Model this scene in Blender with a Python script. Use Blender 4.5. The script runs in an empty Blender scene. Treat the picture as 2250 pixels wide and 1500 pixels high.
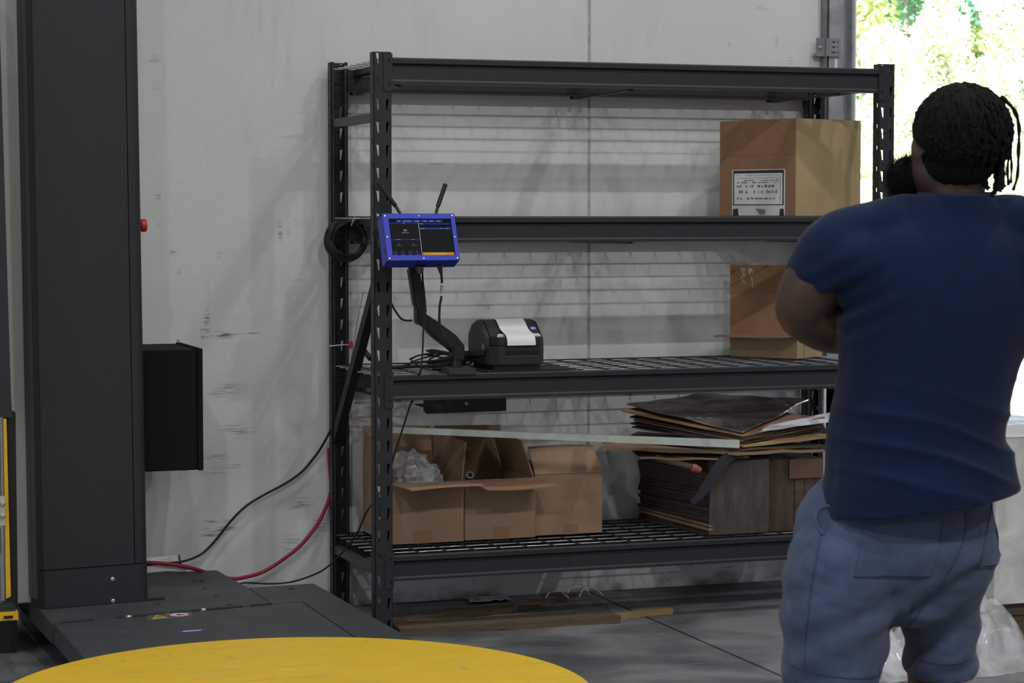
import bpy, bmesh, math, random
from mathutils import Vector, Matrix, noise
from mathutils.bvhtree import BVHTree
R = math.radians
PI = math.pi
random.seed(7)
S = bpy.context.scene
C = S.collection

# ------------------------------------------------------------------ camera, sky, sun, lamps, exposure
CAM = Vector((-2.068, -7.344, 1.442)); YAW, PITCH, FPX = 0.33534, 0.05695, 4969.0
cd = bpy.data.cameras.new('camera'); cam = bpy.data.objects.new('camera', cd); C.objects.link(cam)
cam.location = CAM; cam.rotation_euler = (PI/2 - PITCH, 0, -YAW)
cd.sensor_fit = 'HORIZONTAL'; cd.sensor_width = 36.0; cd.lens = FPX / 2250 * 36
cd.clip_start = 0.1; cd.clip_end = 300
cd.dof.use_dof = True; cd.dof.focus_distance = 7.7; cd.dof.aperture_fstop = 9.0
S.camera = cam

w = bpy.data.worlds.new('sky'); S.world = w; w.use_nodes = True
nt = w.node_tree; bg = nt.nodes['Background']
sk = nt.nodes.new('ShaderNodeTexSky'); sk.sky_type = 'NISHITA'; sk.sun_disc = False
sk.sun_elevation = R(52); sk.sun_rotation = R(200); sk.air_density = 1.0; sk.dust_density = 1.6
nt.links.new(sk.outputs[0], bg.inputs[0]); bg.inputs[1].default_value = 0.38

def lamp(kind, name, loc, power, rot=(0, 0, 0), size=0.4, col=(1, 1, 1)):
    l = bpy.data.lights.new(name, kind); l.energy = power; l.color = col
    if kind == 'AREA':
        l.shape = 'DISK'; l.size = size
    if kind == 'SUN': l.angle = R(0.6)
    o = bpy.data.objects.new(name, l); C.objects.link(o); o.location = loc; o.rotation_euler = rot
    return o
# the sun stands behind the building and over its roof, so it lights the trees and yard but not the room
lamp('SUN', 'sun', (0, -20, 30), 42.0, (R(40), 0, R(-22)), col=(1, .97, .92))
# high-bay ceiling lamps; the rear row is added to brighten the lower wall
for i, (x, y, p) in enumerate(((2.8, -2.0, 66), (-1.2, -2.2, 40), (0.9, -3.4, 34), (-4.0, -2.4, 28), (-3.5, -8.0, 125), (0.0, -8.0, 135), (3.5, -8.0, 130), (6.5, -3.5, 40))):
    lamp('AREA', 'high_bay_and_fill_lamp', (x, y, 6.3), p, (0, 0, 0), 0.20, (.985, .993, 1.0))

S.view_settings.view_transform = 'Standard'; S.view_settings.look = 'None'
S.view_settings.gamma = 1.0; S.view_settings.use_curve_mapping = False; S.view_settings.exposure = 0.0

# ------------------------------------------------------------------ helpers
FW = Vector((math.sin(YAW)*math.cos(PITCH), math.cos(YAW)*math.cos(PITCH), -math.sin(PITCH)))
RT = Vector((math.cos(YAW), -math.sin(YAW), 0)); UP = RT.cross(FW)
def spot(px, py, x=None, y=None, z=None):
    """survey helper: the point of a known wall, shelf or floor plane that was measured at this place"""
    d = FW + RT*((px-1125)/FPX) - UP*((py-750)/FPX)
    if y is not None: t = (y-CAM.y)/d.y
    elif z is not None: t = (z-CAM.z)/d.z
    else: t = (x-CAM.x)/d.x
    return CAM + d*t

ORG = {}
def org(o):
    return ORG.get(o.name, Vector((0, 0, 0)))
class MB:
    def __init__(s): s.v = []; s.f = []
    def add(s, vs, fs, M=None):
        n = len(s.v)
        s.v += [tuple(M @ Vector(p)) if M else tuple(p) for p in vs]
        s.f += [tuple(i+n for i in f) for f in fs]; return s
    def box(s, a, b, M=None):
        (x0, y0, z0), (x1, y1, z1) = a, b
        return s.add([(x0,y0,z0),(x1,y0,z0),(x1,y1,z0),(x0,y1,z0),(x0,y0,z1),(x1,y0,z1),(x1,y1,z1),(x0,y1,z1)],
                     [(0,3,2,1),(4,5,6,7),(0,1,5,4),(1,2,6,5),(2,3,7,6),(3,0,4,7)], M)
    def hexa(s, P, M=None):   # bottom four then top four, both counter-clockwise from above
        return s.add(P, [(0,3,2,1),(4,5,6,7),(0,1,5,4),(1,2,6,5),(2,3,7,6),(3,0,4,7)], M)
    def prism(s, poly, a, b, ax='x', M=None):
        n = len(poly)
        def P(p, t): return {'x': (t, p[0], p[1]), 'y': (p[0], t, p[1]), 'z': (p[0], p[1], t)}[ax]
        vs = [P(p, a) for p in poly] + [P(p, b) for p in poly]
        fs = [tuple(range(n-1, -1, -1)), tuple(range(n, 2*n))] + [(i, (i+1) % n, n+(i+1) % n, n+i) for i in range(n)]
        return s.add(vs, fs, M)
    def tube(s, pts, r, seg=8, smooth=0, cap=True, rz=None):
        pts = [Vector(p) for p in pts]
        if smooth: pts = catmull(pts, smooth)
        n = len(pts); vs = []; fs = []
        ref = None
        for i, p in enumerate(pts):
            t = (pts[min(i+1, n-1)] - pts[max(i-1, 0)]).normalized()
            if ref is None: ref = t.orthogonal().normalized()
            ref = (ref - t*ref.dot(t)).normalized(); b = t.cross(ref)
            rr = r(i/(n-1)) if callable(r) else r
            for k in range(seg):
                a = 2*PI*k/seg
                vs.append(p + (ref*math.cos(a) + b*math.sin(a))*rr)
        for i in range(n-1):
            for k in range(seg):
                k2 = (k+1) % seg
                fs.append((i*seg+k, i*seg+k2, (i+1)*seg+k2, (i+1)*seg+k))
        if cap:
            fs.append(tuple(range(seg-1, -1, -1))); fs.append(tuple((n-1)*seg+k for k in range(seg)))
        return s.add(vs, fs)
    def lathe(s, prof, seg=20, M=None):
        vs = []; fs = []; n = len(prof)
        for r_, z in prof:
            for k in range(seg):
                a = 2*PI*k/seg; vs.append((r_*math.cos(a), r_*math.sin(a), z))
        for i in range(n-1):
            for k in range(seg):
                k2 = (k+1) % seg; fs.append((i*seg+k, i*seg+k2, (i+1)*seg+k2, (i+1)*seg+k))
        fs.append(tuple(range(seg-1, -1, -1))); fs.append(tuple((n-1)*seg+k for k in range(seg)))
        return s.add(vs, fs, M)
    def grid(s, fn, nu, nv, closed=False):
        vs = [fn(i/nu, j/nv) for j in range(nv+1) for i in range(nu+1)]
        fs = [(j*(nu+1)+i, j*(nu+1)+i+1, (j+1)*(nu+1)+i+1, (j+1)*(nu+1)+i) for j in range(nv) for i in range(nu)]
        return s.add(vs, fs)
    def slab(s, fn, nu, nv, t):   # curved sheet with real thickness, fn gives the top
        top = [Vector(fn(i/nu, j/nv)) for j in range(nv+1) for i in range(nu+1)]
        N = len(top); tv = Vector(t) if not isinstance(t, (int, float)) else Vector((0, 0, -t))
        vs = top + [p + tv for p in top]; W = nu+1
        fs = []
        for j in range(nv):
            for i in range(nu):
                a, b, c, d = j*W+i, j*W+i+1, (j+1)*W+i+1, (j+1)*W+i
                fs += [(a, b, c, d), (N+d, N+c, N+b, N+a)]
        for i in range(nu):
            fs += [(i, N+i, N+i+1, i+1), (nv*W+i+1, N+nv*W+i+1, N+nv*W+i, nv*W+i)]
        for j in range(nv):
            fs += [((j+1)*W, N+(j+1)*W, N+j*W, j*W), (j*W+nu, N+j*W+nu, N+(j+1)*W+nu, (j+1)*W+nu)]
        return s.add(vs, fs)
    def ell(s, c, r, nu=20, nv=12, M=None):
        vs = []; fs = []
        for j in range(nv+1):
            th = PI*j/nv
            for i in range(nu):
                a = 2*PI*i/nu
                vs.append((c[0]+r[0]*math.sin(th)*math.cos(a), c[1]+r[1]*math.sin(th)*math.sin(a), c[2]-r[2]*math.cos(th)))
        for j in range(nv):
            for i in range(nu):
                i2 = (i+1) % nu; fs.append((j*nu+i, j*nu+i2, (j+1)*nu+i2, (j+1)*nu+i))
        return s.add(vs, fs, M)
    def build(s, name, m, parent=None, smooth=False, bevel=0, local=False, at=None, fix=False):
        o0 = Vector((0, 0, 0)) if local else (org(parent) if parent else Vector(at or (0, 0, 0)))
        me = bpy.data.meshes.new(name)
        me.from_pydata([tuple(Vector(p)-o0) for p in s.v], [], s.f)
        me.validate(); me.update()
        bm = bmesh.new(); bm.from_mesh(me)
        bmesh.ops.remove_doubles(bm, verts=bm.verts, dist=1e-5)
        bmesh.ops.recalc_face_normals(bm, faces=bm.faces)
        if bevel:
            es = [e for e in bm.edges if len(e.link_faces) == 2 and e.calc_face_angle(0) > 0.6]
            bmesh.ops.bevel(bm, geom=es, offset=bevel, segments=2, affect='EDGES', clamp_overlap=True)
        bm.to_mesh(me); bm.free()
        if m: me.materials.append(m)
        o = bpy.data.objects.new(name, me); C.objects.link(o)
        if smooth:
            for p in me.polygons: p.use_smooth = True
            try:
                me.set_sharp_from_angle(angle=R(42))
            except Exception: pass
        if parent:
            o.parent = parent; ORG[o.name] = o0
        else:
            o.location = o0; ORG[o.name] = o0
        return o
def catmull(P, k):
    out = []; n = len(P)
    for i in range(n-1):
        p0, p1, p2, p3 = P[max(i-1, 0)], P[i], P[i+1], P[min(i+2, n-1)]
        for j in range(k):
            t = j/k
            out.append(0.5*((2*p1)+(p2-p0)*t+(2*p0-5*p1+4*p2-p3)*t*t+(3*p1-p0-3*p2+p3)*t**3))
    out.append(P[-1]); return out
def smoothnoise(p, s=1.0): return noise.noise(Vector(p)*s)

def plate(outer, holes, t):
    """flat sheet in xy with holes, thickness t around z=0: vertices and faces"""
    cu = bpy.data.curves.new('tmp', 'CURVE'); cu.dimensions = '2D'; cu.fill_mode = 'BOTH'; cu.extrude = t/2
    for loop in [outer] + holes:
        sp = cu.splines.new('POLY'); sp.points.add(len(loop)-1); sp.use_cyclic_u = True
        for q, p in zip(sp.points, loop): q.co = (p[0], p[1], 0, 1)
    o = bpy.data.objects.new('tmp', cu); me = bpy.data.meshes.new_from_object(o)
    vs = [tuple(v.co) for v in me.vertices]; fs = [tuple(p.vertices) for p in me.polygons]
    bpy.data.objects.remove(o); bpy.data.curves.remove(cu); bpy.data.meshes.remove(me)
    return vs, fs
def textmesh(txt, size, t=0.0002, align='CENTER'):
    cu = bpy.data.curves.new('tmp', 'FONT'); cu.body = txt; cu.size = size; cu.align_x = align; cu.align_y = 'CENTER'; cu.extrude = t
    cu.resolution_u = 2
    o = bpy.data.objects.new('tmp', cu); me = bpy.data.meshes.new_from_object(o)
    vs = [tuple(v.co) for v in me.vertices]; fs = [tuple(p.vertices) for p in me.polygons]
    bpy.data.objects.remove(o); bpy.data.curves.remove(cu); bpy.data.meshes.remove(me)
    return vs, fs
def thing(name, label, cat, loc, rz=0, group=None, rot=None):
    o = bpy.data.objects.new(name, None); C.objects.link(o); o.empty_display_size = .05
    o.location = loc; o.rotation_euler = rot or (0, 0, rz); o['label'] = label; o['category'] = cat
    if group: o['group'] = group
    ORG[o.name] = Vector(loc); return o
def tag(o, label, cat, group=None):
    o['label'] = label; o['category'] = cat
    if group: o['group'] = group
    return o
def struct(o): o['kind'] = 'structure'; return o

# ------------------------------------------------------------------ materials
MATS = {}
def mat(name, col, rough=.6, metal=0, var=0.0, vs=8.0, bump=0.0, bs=60.0, stretch=(1, 1, 1), spec=.5, col2=None, emit=None, es=1.0, coat=0.0, alpha=None, sheen=0):
    if name in MATS: return MATS[name]
    m = bpy.data.materials.new(name); m.use_nodes = True; MATS[name] = m
    nt = m.node_tree; N = nt.nodes; L = nt.links; b = N['Principled BSDF']
    b.inputs['Base Color'].default_value = (*col, 1); b.inputs['Roughness'].default_value = rough
    b.inputs['Metallic'].default_value = metal; b.inputs['Specular IOR Level'].default_value = spec
    b.inputs['Coat Weight'].default_value = coat
    if sheen: b.inputs['Sheen Weight'].default_value = sheen; b.inputs['Sheen Roughness'].default_value = .5
    if emit: b.inputs['Emission Color'].default_value = (*emit, 1); b.inputs['Emission Strength'].default_value = es
    tc = N.new('ShaderNodeTexCoord'); mp = N.new('ShaderNodeMapping'); mp.inputs['Scale'].default_value = stretch
    L.new(tc.outputs['Object'], mp.inputs['Vector'])
    if var or col2:
        n = N.new('ShaderNodeTexNoise'); n.inputs['Scale'].default_value = vs; n.inputs['Detail'].default_value = 6; n.inputs['Roughness'].default_value = .6
        L.new(mp.outputs[0], n.inputs['Vector'])
        r = N.new('ShaderNodeValToRGB'); r.color_ramp.elements[0].position = .32; r.color_ramp.elements[1].position = .68
        c2 = col2 or tuple(c*(1-var) for c in col); c1 = col if col2 else tuple(min(1, c*(1+var)) for c in col)
        r.color_ramp.elements[0].color = (*c2, 1); r.color_ramp.elements[1].color = (*c1, 1)
        L.new(n.outputs[0], r.inputs[0]); L.new(r.outputs[0], b.inputs['Base Color'])
    if bump:
        n2 = N.new('ShaderNodeTexNoise'); n2.inputs['Scale'].default_value = bs; n2.inputs['Detail'].default_value = 3
        L.new(mp.outputs[0], n2.inputs['Vector'])
        bp = N.new('ShaderNodeBump'); bp.inputs['Strength'].default_value = bump; bp.inputs['Distance'].default_value = .01
        L.new(n2.outputs[0], bp.inputs['Height']); L.new(bp.outputs[0], b.inputs['Normal'])
    return m
def mathn(N, L, op, a, b=None, c=None):
    n = N.new('ShaderNodeMath'); n.operation = op
    for i, v in enumerate((a, b, c)):
        if v is None: continue
        if isinstance(v, (int, float)): n.inputs[i].default_value = v
        else: L.new(v, n.inputs[i])
    return n.outputs[0]
def film_mat(name, tint=(.9, .92, .93), opac=.35, rough=.15):
    m = bpy.data.materials.new(name); m.use_nodes = True; nt = m.node_tree; N = nt.nodes; L = nt.links
    for n in list(N): N.remove(n)
    out = N.new('ShaderNodeOutputMaterial'); tr = N.new('ShaderNodeBsdfTransparent'); b = N.new('ShaderNodeBsdfPrincipled')
    b.inputs['Base Color'].default_value = (*tint, 1); b.inputs['Roughness'].default_value = rough
    nz = N.new('ShaderNodeTexNoise'); nz.inputs['Scale'].default_value = 9; nz.inputs['Detail'].default_value = 3; nz.inputs['Distortion'].default_value = .8
    tc = N.new('ShaderNodeTexCoord'); L.new(tc.outputs['Object'], nz.inputs['Vector'])
    bp = N.new('ShaderNodeBump'); bp.inputs['Strength'].default_value = .25; bp.inputs['Distance'].default_value = .02
    L.new(nz.outputs[0], bp.inputs['Height']); L.new(bp.outputs[0], b.inputs['Normal'])
    mr = N.new('ShaderNodeMapRange'); mr.inputs[1].default_value = .3; mr.inputs[2].default_value = .7
    mr.inputs[3].default_value = max(0, opac-.18); mr.inputs[4].default_value = min(1, opac+.18); L.new(nz.outputs[0], mr.inputs[0])
    mx = N.new('ShaderNodeMixShader'); L.new(mr.outputs[0], mx.inputs[0]); L.new(tr.outputs[0], mx.inputs[1]); L.new(b.outputs[0], mx.inputs[2])
    L.new(mx.outputs[0], out.inputs[0]); return m

M_rack = mat('black_powder_coated_steel', (.017, .019, .0225), .5, 0, .18, 30, .05, 300)
M_wire = mat('black_wire_pale_sheen', (.42, .43, .44), .28, .75, .1, 30)  # pale metal tone stands in for the wall's reflection on the black wires
M_cab = mat('cabinet_black_paint', (.007, .0075, .0085), .8, 0, .1, 30, spec=.15)
M_mast = mat('charcoal_painted_steel', (.018, .021, .0255), .55, 0, .08, 40, .08, 420)
M_plat = mat('dark_grey_tread_steel', (.055, .057, .061), .55, 0, .22, 9, .08, 350)
M_black = mat('black_plastic', (.012, .012, .013), .42, 0, .1, 30, .04, 200)
M_blackm = mat('matt_black_metal', (.008, .0085, .0095), .6, 0, .1, 30)
M_rub = mat('black_rubber_cable', (.010, .010, .011), .5)
M_pale = mat('pale_grey_painted_steel', (.42, .42, .40), .6, 0, .04, 6)
M_yel = mat('worn_yellow_paint', (.86, .53, .012), .55, 0, 0, 5, .05, 200, (1, 3.5, 1), col2=(.76, .49, .03))
nt_ = M_yel.node_tree; N_ = nt_.nodes; L_ = nt_.links; b_ = N_['Principled BSDF']; src_ = b_.inputs['Base Color'].links[0].from_socket
acc_ = src_
for sc_, st_, lo_, hi_, col_, k_ in ((3.0, (1, 14, 1), .64, .70, (.33, .26, .09), .35), (4.0, (12, 1.3, 1), .67, .71, (.20, .16, .07), .25), (16., (1, 1, 1), .66, .74, (.42, .36, .16), .5)):
    tc_ = N_.new('ShaderNodeTexCoord'); mp_ = N_.new('ShaderNodeMapping'); mp_.inputs['Scale'].default_value = st_; mp_.inputs['Rotation'].default_value = (0, 0, sc_*.17); L_.new(tc_.outputs['Object'], mp_.inputs[0])
    n_ = N_.new('ShaderNodeTexNoise'); n_.inputs['Scale'].default_value = sc_; n_.inputs['Detail'].default_value = 8; L_.new(mp_.outputs[0], n_.inputs[0])
    r_ = N_.new('ShaderNodeMapRange'); r_.inputs[1].default_value = lo_; r_.inputs[2].default_value = hi_; r_.inputs[4].default_value = k_; L_.new(n_.outputs[0], r_.inputs[0])
    x_ = N_.new('ShaderNodeMix'); x_.data_type = 'RGBA'; L_.new(r_.outputs[0], x_.inputs['Factor']); L_.new(acc_, x_.inputs['A']); x_.inputs['B'].default_value = (*col_, 1); acc_ = x_.outputs['Result']
L_.new(acc_, b_.inputs['Base Color'])
M_yelb = mat('yellow_bracket_paint', (.75, .42, .01), .5, 0, .1, 20)
M_red = mat('red_plastic', (.55, .015, .02), .4)
M_hose = mat('red_rubber_hose', (.33, .008, .025), .5, 0, .15, 30)
M_zinc = mat('galvanised_steel', (.42, .44, .46), .45, .55, .22, 14, .04, 120)
M_zincd = mat('dull_galvanised_steel', (.26, .27, .28), .5, .4, .22, 14)
M_bolt = mat('bright_zinc_bolt', (.75, .75, .75), .3, .9)
M_blue = mat('blue_printed_plastic', (.018, .038, .50), .45, 0, .06, 40, .05, 500)
M_card = mat('brown_corrugated_cardboard', (.335, .212, .133), .85, 0, .07, 5, .08, 90, (1, 1, 6))
M_cardi = mat('brown_cardboard_inside', (.275, .168, .102), .9, 0, .08, 5)
M_cardl = mat('door_lit_tan_cardboard', (.45, .325, .170), .85, 0, .05, 5)  # paler copy of the cardboard for box faces lit from the doorway
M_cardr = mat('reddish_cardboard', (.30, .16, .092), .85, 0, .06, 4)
M_cardd = mat('aged_dark_cardboard', (.085, .056, .038), .8, 0, .35, 9, .2, 60, (1, 1, 3))
M_cardg = mat('weathered_grey_brown_cardboard', (.078, .060, .048), .6, 0, .3, 14, .4, 40, (3, 3, .6))
M_tape = mat('brown_packing_tape', (.30, .17, .085), .35)
M_wood = mat('weathered_timber', (.15, .105, .065), .85, 0, 0, 14, .3, 60, (.5, 6, 6), col2=(.075, .055, .038))
M_woodl = mat('fresh_pine', (.31, .20, .095), .8, 0, .15, 14, .1, 60, (.5, 6, 6))
M_paper = mat('white_label_paper', (.80, .80, .80), .7)
M_white = mat('white_plastic', (.72, .72, .72), .5)
M_ink = mat('dark_print_ink', (.03, .03, .045), .7)
M_film = film_mat('clear_plastic_film', (.92, .93, .94), .36, .08)
M_filmd = film_mat('milky_stretch_film', (.80, .80, .77), .72, .25)
M_strip = film_mat('translucent_plastic_profile', (.62, .66, .60), .66, .3)

def wall_material():
    m = bpy.data.materials.new('scuffed_white_painted_concrete'); m.use_nodes = True
    nt = m.node_tree; N = nt.nodes; L = nt.links; b = N['Principled BSDF']; b.inputs['Roughness'].default_value = .62
    g = N.new('ShaderNodeNewGeometry'); P = g.outputs['Position']
    def nz(scale, detail=5, st=(1, 1, 1), dist=0):
        mp = N.new('ShaderNodeMapping'); mp.inputs['Scale'].default_value = st; L.new(P, mp.inputs['Vector'])
        n = N.new('ShaderNodeTexNoise'); n.inputs['Scale'].default_value = scale; n.inputs['Detail'].default_value = detail
        n.inputs['Distortion'].default_value = dist; L.new(mp.outputs[0], n.inputs['Vector']); return n.outputs[0]
    base = N.new('ShaderNodeValToRGB'); base.color_ramp.elements[0].position = .3; base.color_ramp.elements[1].position = .7
    base.color_ramp.elements[0].color = (.655, .66, .655, 1); base.color_ramp.elements[1].color = (.70, .705, .70, 1)
    L.new(nz(1.3), base.inputs[0])
    sep = N.new('ShaderNodeSeparateXYZ'); L.new(P, sep.inputs[0]); X, Z = sep.outputs[0], sep.outputs[2]
    # grime that creeps up from the floor
    gr = mathn(N, L, 'MULTIPLY_ADD', nz(9, 6, (1, 1, 1.5)), .30, -.11)
    dirt = mathn(N, L, 'LESS_THAN', Z, gr); dz = mathn(N, L, 'SUBTRACT', gr, Z)
    dirt = mathn(N, L, 'MULTIPLY', dz, 11.0); dirt.node.use_clamp = True
    # scuffs: x, z, half-width, half-height, strength
    marks = [(-.62,1.975,.022,.02,.5),(-.62,1.885,.02,.015,.4),(-.612,1.50,.012,.012,.7),(-.61,1.395,.01,.008,.8),(-.44,1.045,.012,.05,1.),(-.455,1.01,.012,.02,.8),
             (-.385,1.003,.05,.014,.95),(-.29,1.007,.07,.004,.7),(-.545,.985,.006,.012,1.),(-.56,1.30,.014,.012,.6),(-.54,1.23,.01,.01,.5),(-.39,1.29,.02,.015,.35),
             (-.36,.81,.06,.03,.45),(-.40,.79,.05,.012,.6),(-.33,.66,.07,.03,.45),(-.41,.565,.05,.012,.7),(-.37,.53,.08,.008,.8),(-.42,.51,.06,.008,.7),
             (-.415,.335,.07,.006,.9),(-.40,.305,.06,.014,.9),(-.43,.285,.05,.007,.8),(-.1,.38,.05,.03,.5),(-.12,.24,.06,.04,.45),(-.03,.3,.03,.05,.5),
             (.45,.10,.018,.04,.8),(.56,.11,.012,.05,.7),(.36,.12,.03,.02,.5),(1.25,.08,.05,.03,.6),(1.45,.13,.015,.07,.7),(1.62,.06,.05,.02,.7),(.97,.17,.012,.14,.7),(1.0,.1,.04,.1,.45),
             (1.075,.55,.01,.02,.8),(1.07,.42,.012,.012,.8),(.62,1.09,.006,.01,.8),(1.0,1.36,.01,.008,.6),(.42,1.62,.03,.004,.4),(-.17,1.37,.012,.05,.45),(-.14,1.4,.008,.05,.45),
             (1.80,2.10,.008,.03,.45),(1.74,2.23,.03,.012,.35),(1.86,2.03,.012,.02,.35),(1.6,2.08,.01,.012,.6)]
    # all marks share one ragged mask; the ellipses choose where it shows
    rag = N.new('ShaderNodeMapRange'); rag.inputs[1].default_value = .45; rag.inputs[2].default_value = .62; L.new(nz(30, 6, (.5, 1, 4.5)), rag.inputs[0])
    acc = None
    for (cx, cz, rx, rz, s) in marks:
        v = N.new('ShaderNodeVectorMath'); v.operation = 'MULTIPLY_ADD'; L.new(P, v.inputs[0])
        v.inputs[1].default_value = (1/rx, 0, 1/rz); v.inputs[2].default_value = (-cx/rx, 0, -cz/rz)
        l = N.new('ShaderNodeVectorMath'); l.operation = 'LENGTH'; L.new(v.outputs[0], l.inputs[0])
        q = mathn(N, L, 'MULTIPLY_ADD', l.outputs['Value'], -s*1.3, s*1.6); q.node.use_clamp = True
        acc = q if acc is None else mathn(N, L, 'MAXIMUM', acc, q)
    mk = mathn(N, L, 'MULTIPLY', acc, rag.outputs[0])
    # faint vertical runs and hairline cracks
    vr = N.new('ShaderNodeMapRange'); vr.inputs[1].default_value = .60; vr.inputs[2].default_value = .80; vr.inputs[4].default_value = .14; L.new(nz(7, 5, (2.0, 1, .35)), vr.inputs[0])
    tot = mathn(N, L, 'MAXIMUM', mathn(N, L, 'MULTIPLY', mk, .85), mathn(N, L, 'MULTIPLY', dirt, .85)); tot = mathn(N, L, 'MAXIMUM', tot, vr.outputs[0])
    mx = N.new('ShaderNodeMix'); mx.data_type = 'RGBA'; L.new(tot, mx.inputs['Factor']); L.new(base.outputs[0], mx.inputs['A'])
    mx.inputs['B'].default_value = (.07, .068, .062, 1)
    L.new(mx.outputs['Result'], b.inputs['Base Color'])
    bp = N.new('ShaderNodeBump'); bp.inputs['Strength'].default_value = .12; bp.inputs['Distance'].default_value = .01; L.new(nz(45, 4), bp.inputs['Height']); L.new(bp.outputs[0], b.inputs['Normal'])
    return m
M_wall = wall_material()
def floor_material():
    m = bpy.data.materials.new('stained_grey_concrete_floor'); m.use_nodes = True
    nt = m.node_tree; N = nt.nodes; L = nt.links; b = N['Principled BSDF']
    g = N.new('ShaderNodeNewGeometry'); P = g.outputs['Position']
    def nz(scale, detail, st, dist=.5):
        mp = N.new('ShaderNodeMapping'); mp.inputs['Scale'].default_value = st; L.new(P, mp.inputs['Vector'])
        n = N.new('ShaderNodeTexNoise'); n.inputs['Scale'].default_value = scale; n.inputs['Detail'].default_value = detail; n.inputs['Distortion'].default_value = dist
        L.new(mp.outputs[0], n.inputs['Vector']); return n.outputs[0]
    r = N.new('ShaderNodeValToRGB'); e = r.color_ramp.elements; e[0].position = .38; e[0].color = (.075, .077, .082, 1); e[1].position = .62; e[1].color = (.215, .215, .21, 1)
    k = r.color_ramp.elements.new(.5); k.color = (.13, .131, .134, 1)
    L.new(nz(2.1, 7, (1, 1.3, 1)), r.inputs[0])
    r2 = N.new('ShaderNodeMapRange'); r2.inputs[1].default_value = .62; r2.inputs[2].default_value = .74; r2.inputs[4].default_value = .55; L.new(nz(6, 8, (.35, 2.4, 1), 2), r2.inputs[0])
    mx = N.new('ShaderNodeMix'); mx.data_type = 'RGBA'; L.new(r2.outputs[0], mx.inputs['Factor']); L.new(r.outputs[0], mx.inputs['A']); mx.inputs['B'].default_value = (.30, .30, .29, 1)
    # dust and wood dirt gathered at the foot of the wall
    sep = N.new('ShaderNodeSeparateXYZ'); L.new(P, sep.inputs[0])
    dd = mathn(N, L, 'MULTIPLY_ADD', sep.outputs[1], 2.2, -.55); dd.node.use_clamp = True
    dd = mathn(N, L, 'MULTIPLY', dd, nz(7, 6, (1, 1, 1)))
    mx2 = N.new('ShaderNodeMix'); mx2.data_type = 'RGBA'; L.new(dd, mx2.inputs['Factor']); L.new(mx.outputs['Result'], mx2.inputs['A']); mx2.inputs['B'].default_value = (.06, .05, .04, 1)
    L.new(mx2.outputs['Result'], b.inputs['Base Color'])
    rr = N.new('ShaderNodeMapRange'); rr.inputs[3].default_value = .42; rr.inputs[4].default_value = .7; L.new(nz(5, 5, (1, 1, 1)), rr.inputs[0]); L.new(rr.outputs[0], b.inputs['Roughness'])
    bp = N.new('ShaderNodeBump'); bp.inputs['Strength'].default_value = .15; bp.inputs['Distance'].default_value = .01; L.new(nz(60, 4, (1, 1, 1)), bp.inputs['Height']); L.new(bp.outputs[0], b.inputs['Normal'])
    return m
M_floor = floor_material()
M_ceil = mat('grey_ceiling_deck', (.45, .45, .45), .8, 0, .05, 3)
M_side = mat('grey_side_wall_paint', (.40, .40, .40), .8, 0, .05, 3)
M_yard = mat('pale_sunlit_gravel', (.55, .52, .47), .9, 0, .2, 3, .2, 60)

# ------------------------------------------------------------------ the setting
WY = 0.64                 # face of the back wall
JX = 1.022                # joint between two cast wall panels
DX0, DX1, DZ = 2.10, 6.2, 4.3   # big doorway
XL, XR, YF, H = -6.5, 8.5, -11.5, 7.0
fl = struct(MB().box((XL, YF, -.25), (XR, WY+.2, -.02)).build('floor', M_floor))
for a, b in ((XL, JX-.006), (JX+.006, XR)):
    MB().box((a, YF, -.02), (b, WY+.2, 0)).build('floor_slab', M_floor, fl)
wb = struct(MB().box((XL, WY+.012, 0), (DX0, WY+.2, H)).box((DX0, WY+.012, DZ), (DX1, WY+.2, H)).build('wall_back', M_side))
for a, b, z0 in ((XL, JX-.006, 0), (JX+.006, DX0, 0)):
    MB().box((a, WY, z0), (b, WY+.012, H)).build('wall_panel', M_wall, wb)
MB().box((DX0, WY, DZ), (DX1, WY+.012, H)).build('wall_panel', M_wall, wb)
MB().box((DX1, WY, 0), (XR, WY+.2, H)).build('wall_panel', M_wall, wb)
MB().box((JX-.006, WY+.0025, 0), (JX+.006, WY+.012, H)).build('joint_sealant', mat('grey_joint_sealant', (.42, .41, .39), .8, 0, .3, 30), wb)
struct(MB().box((XL-.2, YF, 0), (XL, -7.6, H)).box((XL-.2, -3.4, 0), (XL, WY+.2, H)).box((XL-.2, -7.6, 4.0), (XL, -3.4, H)).build('wall_left', M_side))   # unseen dock opening added here to supply low daylight
struct(MB().box((XR, YF, 0), (XR+.2, WY+.2, H)).build('wall_right', M_side))
struct(MB().box((XL, YF-.2, 0), (XR, YF, H)).build('wall_front', M_side))
struct(MB().box((XL, YF, H), (XR, WY+.2, H+.2)).build('ceiling', M_ceil))
yd = MB().box((-30, WY+.2, -.3), (60, 70, -.04)).build('ground', M_yard); struct(yd)

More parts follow.
